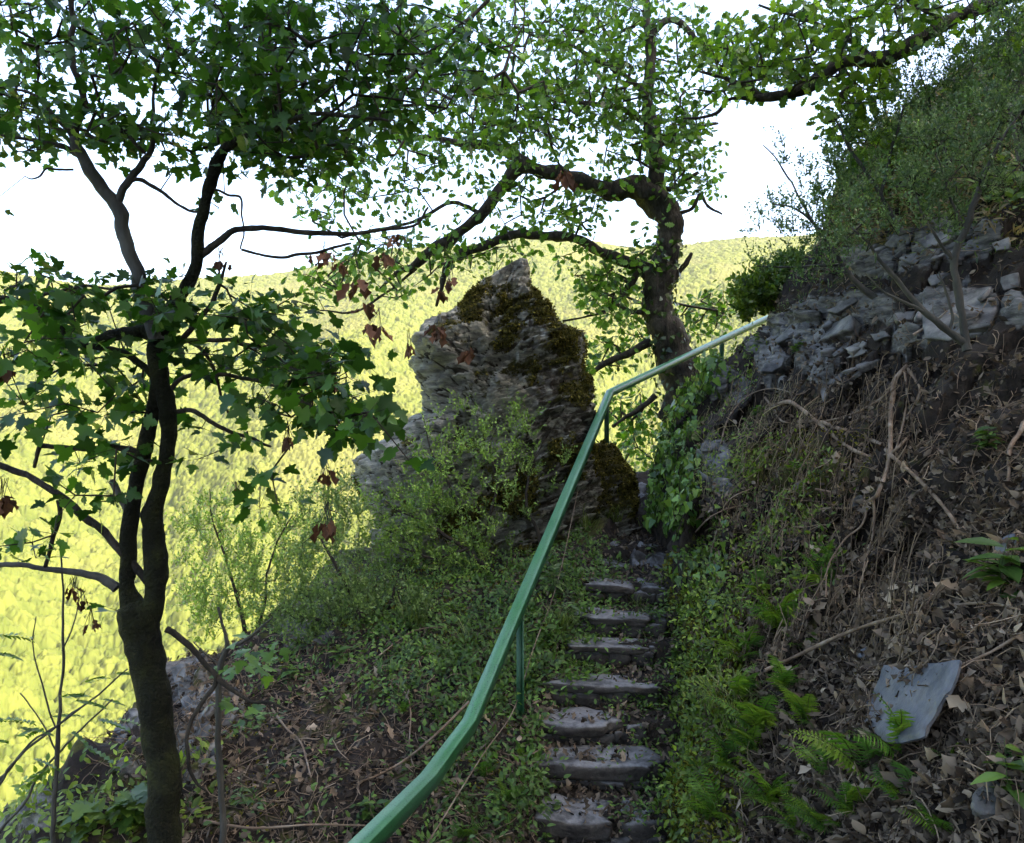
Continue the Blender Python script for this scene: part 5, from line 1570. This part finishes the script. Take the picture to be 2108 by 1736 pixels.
# ------------------------------------------------------------------ upright herbs, grasses
def herb_mesh(h, nleaf, tmpl, ls, cols, seed, lean=.15):
    rg = np.random.default_rng(seed)
    nst = int(rg.integers(2, 5))
    parts_s, pos, dr = [], [], []
    for s in range(nst):
        az = rg.uniform(0, 6.28); ln = rg.uniform(0, lean * 2)
        top = np.array([math.cos(az) * ln * h, math.sin(az) * ln * h, h * rg.uniform(.6, 1)])
        mid = top * .5 + rg.normal(0, .03 * h, 3)
        path = smooth_path([np.zeros(3), mid, top], 4)
        parts_s.append(tube(path, np.linspace(.004, .0015, len(path)) * max(h, .2) * 2, 4))
        for k in range(nleaf):
            t_ = .2 + .8 * k / nleaf
            q = path[min(int(t_ * (len(path) - 1)), len(path) - 1)]
            a = k * 2.4 + rg.uniform(-.3, .3)
            pos.append(q); dr.append([math.cos(a), math.sin(a), rg.uniform(-.2, .5)])
    V0, Q0 = join(parts_s)
    pos = np.array(pos); dr = np.array(dr)
    V1, T1 = place(*tmpl, pos, frames(dr, np.array([0, 0, 1.]) + rg.normal(0, .25, (len(pos), 3))), ls * rg.uniform(.6, 1.2, len(pos)))
    L = np.concatenate([Q0.ravel(), (T1 + len(V0)).ravel()]); N = np.concatenate([np.full(len(Q0), 4), np.full(len(T1), 3)])
    return np.vstack([V0, V1]), L, N, np.vstack([np.full((len(V0), 3), .05) * [1, 1.5, .5], tints(len(pos), len(tmpl[0]), *cols, rg, .15)])


HERBS = [  # px,py,height,leaf size,template,label
    (1160, 1290, .30, .13, LANCE, "leafy upright herb at the left end of the middle steps"), (1140, 1230, .35, .15, LANCE, "broad bladed green herb behind the rail by the upper steps"),
    (1190, 1215, .28, .10, LANCE, "feathery herb touching the upper steps' left end"), (1120, 1330, .25, .10, OVATE, "bushy herb beside the hollow step"),
    (1350, 1290, .18, .08, OVATE, "herb clump on the right of the leaf strewn low step"), (1390, 1380, .25, .08, OVATE, "dark leafy clump right of the lipped step"),
    (1340, 1160, .2, .07, OVATE, "small herb at the bedrock's right edge under the ivy"), (1480, 1290, .30, .08, LANCE, "tall nettle like herb on the moss edge"),
    (1460, 1380, .30, .08, LANCE, "slim herb on the moss beside the middle steps"), (2060, 1240, .34, .20, OVATE, "large leaved nettle at the slope's outer edge"),
    (1890, 900, .0, 0, OVATE, ""), (2035, 925, .16, .09, OVATE, "small bright herb high on the dark slope"),
    (1720, 1190, .22, .10, OVATE, "broad leaved herb below the thick root's strands"), (1560, 860, .14, .08, OVATE, "lone yellow green leaves near the hooked root"),
    (1640, 730, .15, .07, OVATE, "small lime green plant between the slate ledges"), (1560, 720, .28, .08, OVATE, "lime green leafy plant on the crest beside the upper handrail"),
    (1520, 690, .35, .05, LANCE, "tuft of pale flowering stalks in front of the upper handrail"), (1450, 745, .35, .05, LANCE, "pale nodding stalks above the ivy, before the upper handrail"),
    (1620, 590, .40, .06, LANCE, "pale stalks at the rail's far end"), (1480, 760, .25, .09, OVATE, "green leaves on the crest left of the lilac rock"),
    (700, 1370, .18, .10, OVATE, "seedlings with round leaves below the pinnacle's left broom"), (600, 1400, .2, .10, OVATE, "green seedlings on the litter right of the bare sapling"),
    (280, 1700, .3, .14, MAPLE, "young maple shoot with big leaves at the maple trunk's left foot"), (180, 1710, .22, .12, MAPLE, "young maple shoot at the cliff edge, left of the bigger one"),
    (500, 1660, .22, .07, LANCE, "feathery grey green herb right of the bare sapling's foot"), (760, 1690, .2, .07, OVATE, "low herb left of the rail at the picture's bottom"),
    (1020, 1690, .2, .07, OVATE, "yellow green herb cluster by the lowest steps"), (1090, 1420, .2, .07, OVATE, "dark herb at the foot of the near post"),
    (2085, 1660, .35, .12, OVATE, "tall leafy herb at the slope's lower outer corner")]
for k, (px, py, hh, ls, tm, lab) in enumerate(HERBS):
    if not lab: continue
    h = hit(px, py)
    if h is None: continue
    V, L, N, ti = herb_mesh(hh, 9, tm, ls, ((.04, .09, .016), (.12, .20, .03)) if tm is not LANCE else ((.06, .11, .03), (.14, .19, .06)), 500 + k)
    a = rf.uniform(0, 6.28); R_ = np.array([[math.cos(a), -math.sin(a), 0], [math.sin(a), math.cos(a), 0], [0, 0, 1]])
    o = build("wild_herb", V @ R_.T + h[0], L, N, M['herb'], tint=ti)
    tag(o, lab, "plant", "herbs along the stair and slope")

GR = [(1265, 1075, .32, 60, "arching grass tuft at the foot of the mossy boulder"), (1210, 1090, .28, 50, "grass tuft left of the arching one, under the rail"), (1330, 1085, .2, 30, "short grass at the path's top by the ivy"),
      (1150, 1300, .30, 60, "long grass beside the middle steps' left end"), (1500, 1480, .35, 90, "grey green grass tuft hanging over the moss"), (860, 1290, .3, 50, "grass tuft at the foot of the brooms"),
      (960, 1330, .25, 50, "fine grass left of the near post"), (1310, 1250, .15, 30, "little grass on a step's right end")]
for k, (px, py, L_, n_, lab) in enumerate(GR):
    h = hit(px, py)
    if h is None: continue
    rg = np.random.default_rng(700 + k)
    p = h[0] + np.c_[rg.normal(0, .04, (n_, 2)), np.zeros(n_)]
    d = unit(np.c_[rg.normal(0, 1, (n_, 2)), rg.uniform(.1, .6, n_)])
    up_ = np.array([[0, 0, 1.]]).repeat(n_, 0)
    fr = frames(d * [1, 1, .3], up_)
    V, T = place(BLADE[0] * [1, .35, 1.6], BLADE[1], p, fr, L_ * rg.uniform(.5, 1.1, n_))
    tag(build("grass_tuft", V, T, 3, M['herb'], tint=tints(n_, 7, (.06, .10, .02), (.16, .20, .05), rg)), lab, "grass tuft", "grass tufts by the path")


# ------------------------------------------------------------------ broom bushes
def broom(label, stems, d, fills, n, lo=(.03, .07, .018), hi=(.10, .16, .035), L=.22, pods=0, rng=rl, leafs=.032, per=7, upv=1.0, gaps=(), nlf=7, name="broom_bush"):
    root = empty(name, P(stems[0][0][0], stems[0][0][1], d)); tag(root, label, "shrub", "broom bushes" if name == "broom_bush" else None)
    paths = []
    for q, s in enumerate(stems):
        a, _ = limb(s, d, M['palebark'] if pods else M['twig'], root, "stem", 7, .15, 200 + q); paths.append(a)
    nodes = sample_fills(fills, gaps, n, rng)
    B, par, cnt, idx, nb = grow(paths, nodes, .2, rng, .0)
    e = np.arange(nb, len(B))
    r = np.minimum(.0012 * np.sqrt(np.maximum(cnt[e], 1)), .007)
    V, Q = sticks(B[par[e]], B[e], r * 1.1, r, 4)
    tag(build("twigs", V, Q, 4, M['twig'], root), kind="stuff")
    c = np.repeat(B[idx], per, 0)
    dr = unit(rng.normal(0, .8, c.shape) + [0, 0, upv] + .5 * unit(c - paths[0][0]))
    ln = L * rng.uniform(.4, 1.2, len(c))
    base_c = tints(len(c), 1, lo, hi, rng, .2)
    V, Q = sticks(c, c + dr * ln[:, None], .0014, .0008, 3)
    V2, T2 = [], []
    t_ = np.tile(np.linspace(.15, 1, nlf), len(c)); k = np.repeat(np.arange(len(c)), nlf)
    pp = c[k] + dr[k] * (ln[k] * t_)[:, None]
    dd2 = unit(dr[k] * .8 + rng.normal(0, .6, pp.shape))
    V2, T2 = place(*DIAMOND, pp, frames(dd2, rdir(len(pp), rng)), leafs * rng.uniform(.6, 1.3, len(pp)))
    Lp = np.concatenate([Q.ravel(), (T2 + len(V)).ravel()]); N = np.concatenate([np.full(len(Q), 4), np.full(len(T2), 3)])
    ti = np.vstack([np.repeat(base_c, 6, 0) * .9, np.repeat(base_c[k] * (1 + rng.normal(0, .15, (len(k), 1))), 4, 0)])
    build("foliage", np.vstack([V, V2]), Lp, N, M['herb'], root, tint=np.clip(ti, .003, 1))
    if pods:
        kk = rng.choice(len(B) - nb, pods) + nb
        pv, pt = tube(smooth_path([(0, 0, 0), (.25, 0, .05), (.6, 0, .05), (1, 0, -.06)], 3), np.array([.04, .09, .11, .12, .13, .13, .12, .10, .08, .05]), 5)
        pt3 = np.vstack([pt[:, [0, 1, 2]], pt[:, [0, 2, 3]]])
        pm = build("pod", pv, pt3, 3, M['herb'], tint=tints(1, len(pv), (.06, .10, .035), (.13, .18, .07), rng))
        pd_me = pm.data; bpy.data.objects.remove(pm)
        for q in kk:
            po = bpy.data.objects.new("pod", pd_me); COL.objects.link(po); po.parent = root
            po.location = B[q] + rng.normal(0, .04, 3) - np.array(root.location)
            po.rotation_euler = (rng.uniform(-.4, .4), math.pi / 2 + rng.normal(0, .35), rng.uniform(0, 6.28))
            po.scale = [.06 * rng.uniform(.7, 1.2)] * 3
    return root


LGR = ((.12, .20, .04), (.30, .42, .10))
broom("light green broom beyond the bare sapling, against the sunlit valley", [[(510, 1370, 12), (500, 1280, 9), (470, 1180, 6), (440, 1080, 4), (430, 1010, 2)], [(510, 1370, 9), (540, 1250, 6), (560, 1150, 4), (600, 1060, 3)]], 8.6,
      [(450, 1160, 95, 130, 8.2, 9.2, 5), (560, 1180, 90, 120, 8.2, 9.2, 4), (480, 1290, 90, 60, 8.2, 9, 2), (640, 1110, 60, 90, 8.4, 9.2, 2)], 170, *LGR, per=8)
broom("dense broom between the cliff edge and the pinnacle's foot", [[(800, 1400, 22), (765, 1330, 18), (735, 1250, 12), (700, 1180, 8), (660, 1110, 4)], [(765, 1330, 12), (690, 1290, 8), (620, 1270, 5)], [(770, 1330, 10), (800, 1250, 8), (820, 1180, 5)]], 7.6,
      [(690, 1200, 110, 110, 7.2, 8.4, 5), (620, 1270, 90, 60, 7.2, 8, 3), (800, 1270, 90, 70, 7.2, 8, 3), (680, 1050, 70, 60, 7.6, 8.6, 1.5), (720, 1330, 60, 40, 7.3, 7.8, .8)], 230, (.07, .12, .035), (.20, .28, .08), per=7)
broom("wispy broom climbing in front of the pinnacle's middle", [[(1010, 1200, 16), (985, 1130, 12), (950, 1060, 9), (920, 990, 6), (890, 930, 4), (870, 850, 2)], [(1110, 1190, 9), (1105, 1100, 8), (1085, 1040, 6), (1095, 960, 4), (1120, 900, 2)], [(985, 1130, 8), (1020, 1020, 6), (1010, 920, 4), (1030, 850, 2)]], 8.6,
      [(930, 920, 90, 80, 8.2, 8.9, 4), (1040, 930, 80, 90, 8.2, 8.9, 4), (900, 1010, 90, 60, 8.2, 8.9, 3), (1110, 960, 60, 60, 8.3, 8.9, 1.5), (1000, 1060, 90, 60, 8.2, 8.8, 2)], 105, *LGR, per=6)
broom("low spreading broom over the pinnacle's left foot", [[(1020, 1190, 14), (960, 1130, 10), (900, 1090, 8), (840, 1060, 5), (790, 1030, 3)], [(960, 1130, 8), (900, 1150, 6), (830, 1130, 4)]], 8.3,
      [(840, 1060, 110, 60, 7.9, 8.6, 4), (900, 1130, 120, 50, 7.9, 8.6, 4), (800, 1140, 70, 60, 7.9, 8.6, 2), (980, 1150, 80, 60, 7.9, 8.5, 2)], 120, (.09, .17, .035), (.24, .34, .07), per=6)
broom("forked broom with two pale bare stems standing on the slate outcrop", [
    [(1988, 720, 22), (1985, 690, 17), (1978, 640, 16), (1968, 570, 15), (1965, 530, 15), (1985, 470, 14), (2005, 410, 12), (2030, 350, 10), (2060, 290, 7), (2105, 220, 4)],
    [(1985, 705, 18), (1950, 685, 15), (1900, 640, 13), (1850, 580, 10), (1800, 520, 7), (1750, 470, 4)], [(1900, 640, 8), (1860, 620, 6), (1820, 600, 4), (1780, 560, 3)], [(1965, 540, 7), (1930, 500, 6), (1900, 440, 5), (1880, 380, 3)],
    [(1985, 470, 7), (1950, 400, 5), (1930, 320, 3)], [(1950, 685, 8), (1960, 640, 6), (1930, 560, 4)]], 5.6,
      [(2050, 300, 90, 110, 5.2, 6.2, 4), (1930, 330, 90, 90, 5.2, 6.2, 4), (1840, 420, 90, 70, 5.2, 6.2, 3), (1760, 470, 50, 60, 5.4, 6, 1.5), (1950, 450, 60, 50, 5.3, 6, 1)], 230, (.05, .10, .04), (.16, .23, .09), per=6, pods=26, L=.16, leafs=.022)
BR = [("broom with dark pods leaning out against the sky", [[(1800, 620, 14), (1740, 550, 10), (1690, 480, 7), (1640, 430, 4), (1590, 420, 3)], [(1740, 550, 7), (1650, 550, 5), (1560, 545, 3)], [(1690, 480, 6), (1640, 400, 4), (1600, 330, 3), (1575, 300, 2)]], 7.6,
       [(1690, 400, 60, 80, 7.2, 8, 4), (1650, 460, 60, 50, 7.2, 8, 3), (1640, 560, 60, 40, 7.2, 7.9, 2), (1590, 330, 40, 40, 7.4, 7.8, .3), (1720, 520, 40, 60, 7.2, 8, 2), (1575, 440, 50, 50, 7.3, 7.8, .8), (1570, 545, 40, 20, 7.3, 7.8, .5)], 170, 60),
      ("tall broom on the crest left of the mossy shoulder", [[(1860, 480, 14), (1810, 400, 10), (1760, 320, 7), (1720, 250, 4)], [(1810, 400, 8), (1840, 300, 6), (1860, 220, 4)]], 7.6,
       [(1760, 310, 60, 80, 7.2, 8.2, 4), (1840, 270, 70, 70, 7.2, 8.2, 4), (1800, 380, 70, 60, 7.2, 8, 3)], 200, 20),
      ("broom on the shoulder below the heavy bough", [[(1960, 360, 12), (1930, 280, 8), (1910, 200, 5), (1890, 140, 3)], [(1930, 280, 7), (1980, 200, 5), (2000, 130, 3)]], 7.4,
       [(1900, 200, 70, 60, 7, 8, 4), (1990, 160, 70, 60, 7, 8, 4), (1950, 260, 90, 60, 7, 7.8, 3), (1940, 110, 60, 40, 7.2, 7.8, 1)], 220, 14),
      ("broom in the upper corner where the slope leaves the picture", [[(2100, 330, 12), (2080, 230, 8), (2060, 130, 6), (2050, 40, 4)], [(2080, 230, 7), (2110, 130, 5), (2120, 40, 3)]], 6.8,
       [(2060, 130, 50, 90, 6.5, 7.2, 4), (2110, 100, 50, 100, 6.5, 7.2, 4), (2040, 230, 60, 60, 6.5, 7.2, 2), (2060, 40, 50, 40, 6.5, 7, 1)], 170, 10)]
for lab, st, d, fl, n, pd_ in BR:
    broom(lab, st, d, fl, int(n * .45), (.04, .10, .03), (.15, .23, .07), per=7, pods=pd_, L=.2, leafs=.028)
broom("dark leafy bush at the crest where the rail disappears", [[(1640, 680, 14), (1600, 640, 10), (1570, 600, 7), (1540, 590, 4)], [(1600, 640, 8), (1620, 580, 6), (1640, 550, 4)]], 10.6,
      [(1590, 600, 50, 50, 10.2, 11, 4), (1640, 570, 40, 40, 10.2, 11, 2), (1540, 620, 30, 40, 10.2, 11, 1.5)], 160, (.03, .07, .015), (.16, .24, .03), per=6, L=.15, leafs=.07, name="leafy_bush")

# ------------------------------------------------------------------ unseen leaves and trunks added above and behind the viewpoint to block skylight
rw = np.random.default_rng(5)
n = 17000
wx_ = rw.uniform(-5, 24, n); wy_ = rw.uniform(-20, 9, n)
wz_ = np.maximum(np.interp(wx_ - foot(wy_), U, H_NEAR) - 2.4, -2.4) + 7.5 + rw.uniform(-1.3, 1.3, n) + 1.2 * np.sin(wx_ * .9) * np.sin(wy_ * .8)
wz_ = np.maximum(wz_, np.maximum(wy_, 0) * .55 + 1.2)
keep = (fbm(np.stack([wx_, wy_, wz_], -1), .45, 2, 71) > -.12) & (wy_ < 5)
pw = np.stack([wx_, wy_, wz_], -1)[keep]; n = len(pw)
V, T = place(*OVATE, pw, frames(rdir(n, rw), unit(np.array([0, 0, 1.]) + rw.normal(0, .5, (n, 3)))), rw.uniform(.3, .75, n))
ti = tints(n, len(OVATE[0]), G_LO, G_HI, rw)
tr_ = []
for x_, y_ in [(-3.6, -6), (1, -9), (5, -3), (7.5, 1.5), (9, -10), (12, -4), (14, 4), (18, -12), (20, -1), (3, -16)]:
    zb = float(np.interp(x_ - foot(y_), U, H_NEAR)) - 2.9
    tr_.append(tube(smooth_path([(x_, y_, zb - .4), (x_ + .2, y_ - .1, zb + 4), (x_ - .1, y_ + .2, zb + 9.5)], 5), np.linspace(.2, .08, 11), 8, .2, 4))
V2, Q2 = join(tr_)
Lp = np.concatenate([T.ravel(), (Q2 + len(V)).ravel()]); N = np.concatenate([np.full(len(T), 3), np.full(len(Q2), 4)])
wd_ = build("added_shade_canopy", np.vstack([V, V2]), Lp, N, M['leaf'], tint=np.vstack([ti, np.full((len(V2), 3), .03)]))
tag(wd_, "unseen canopy added above and behind the viewpoint to shade the slope", "wood", None, "stuff")

# ------------------------------------------------------------------ the air over the valley
def boxmesh(x0, x1, y0, y1, z0, z1):
    v = np.array([[x, y, z] for z in (z0, z1) for y in (y0, y1) for x in (x0, x1)], float)
    return v, np.array([[0, 2, 3, 1], [4, 5, 7, 6], [0, 1, 5, 4], [2, 6, 7, 3], [0, 4, 6, 2], [1, 3, 7, 5]])


hm = bpy.data.materials.new("haze_air"); hm.use_nodes = True
ht = hm.node_tree
for nn in list(ht.nodes):
    if nn.type != 'OUTPUT_MATERIAL': ht.nodes.remove(nn)
pv_ = ht.nodes.new("ShaderNodeVolumePrincipled")
pv_.inputs["Color"].default_value = (.95, .96, 1.0, 1)
pv_.inputs["Density"].default_value = HAZE_D
ht.links.new(pv_.outputs[0], [n_ for n_ in ht.nodes if n_.type == 'OUTPUT_MATERIAL'][0].inputs["Volume"])
V, Q = boxmesh(-4400, 4400, -60, 4400, -1400, 420)
tag(build("haze", V, Q, 4, hm), "thin bright haze hanging in the valley air", "haze", None, "stuff")
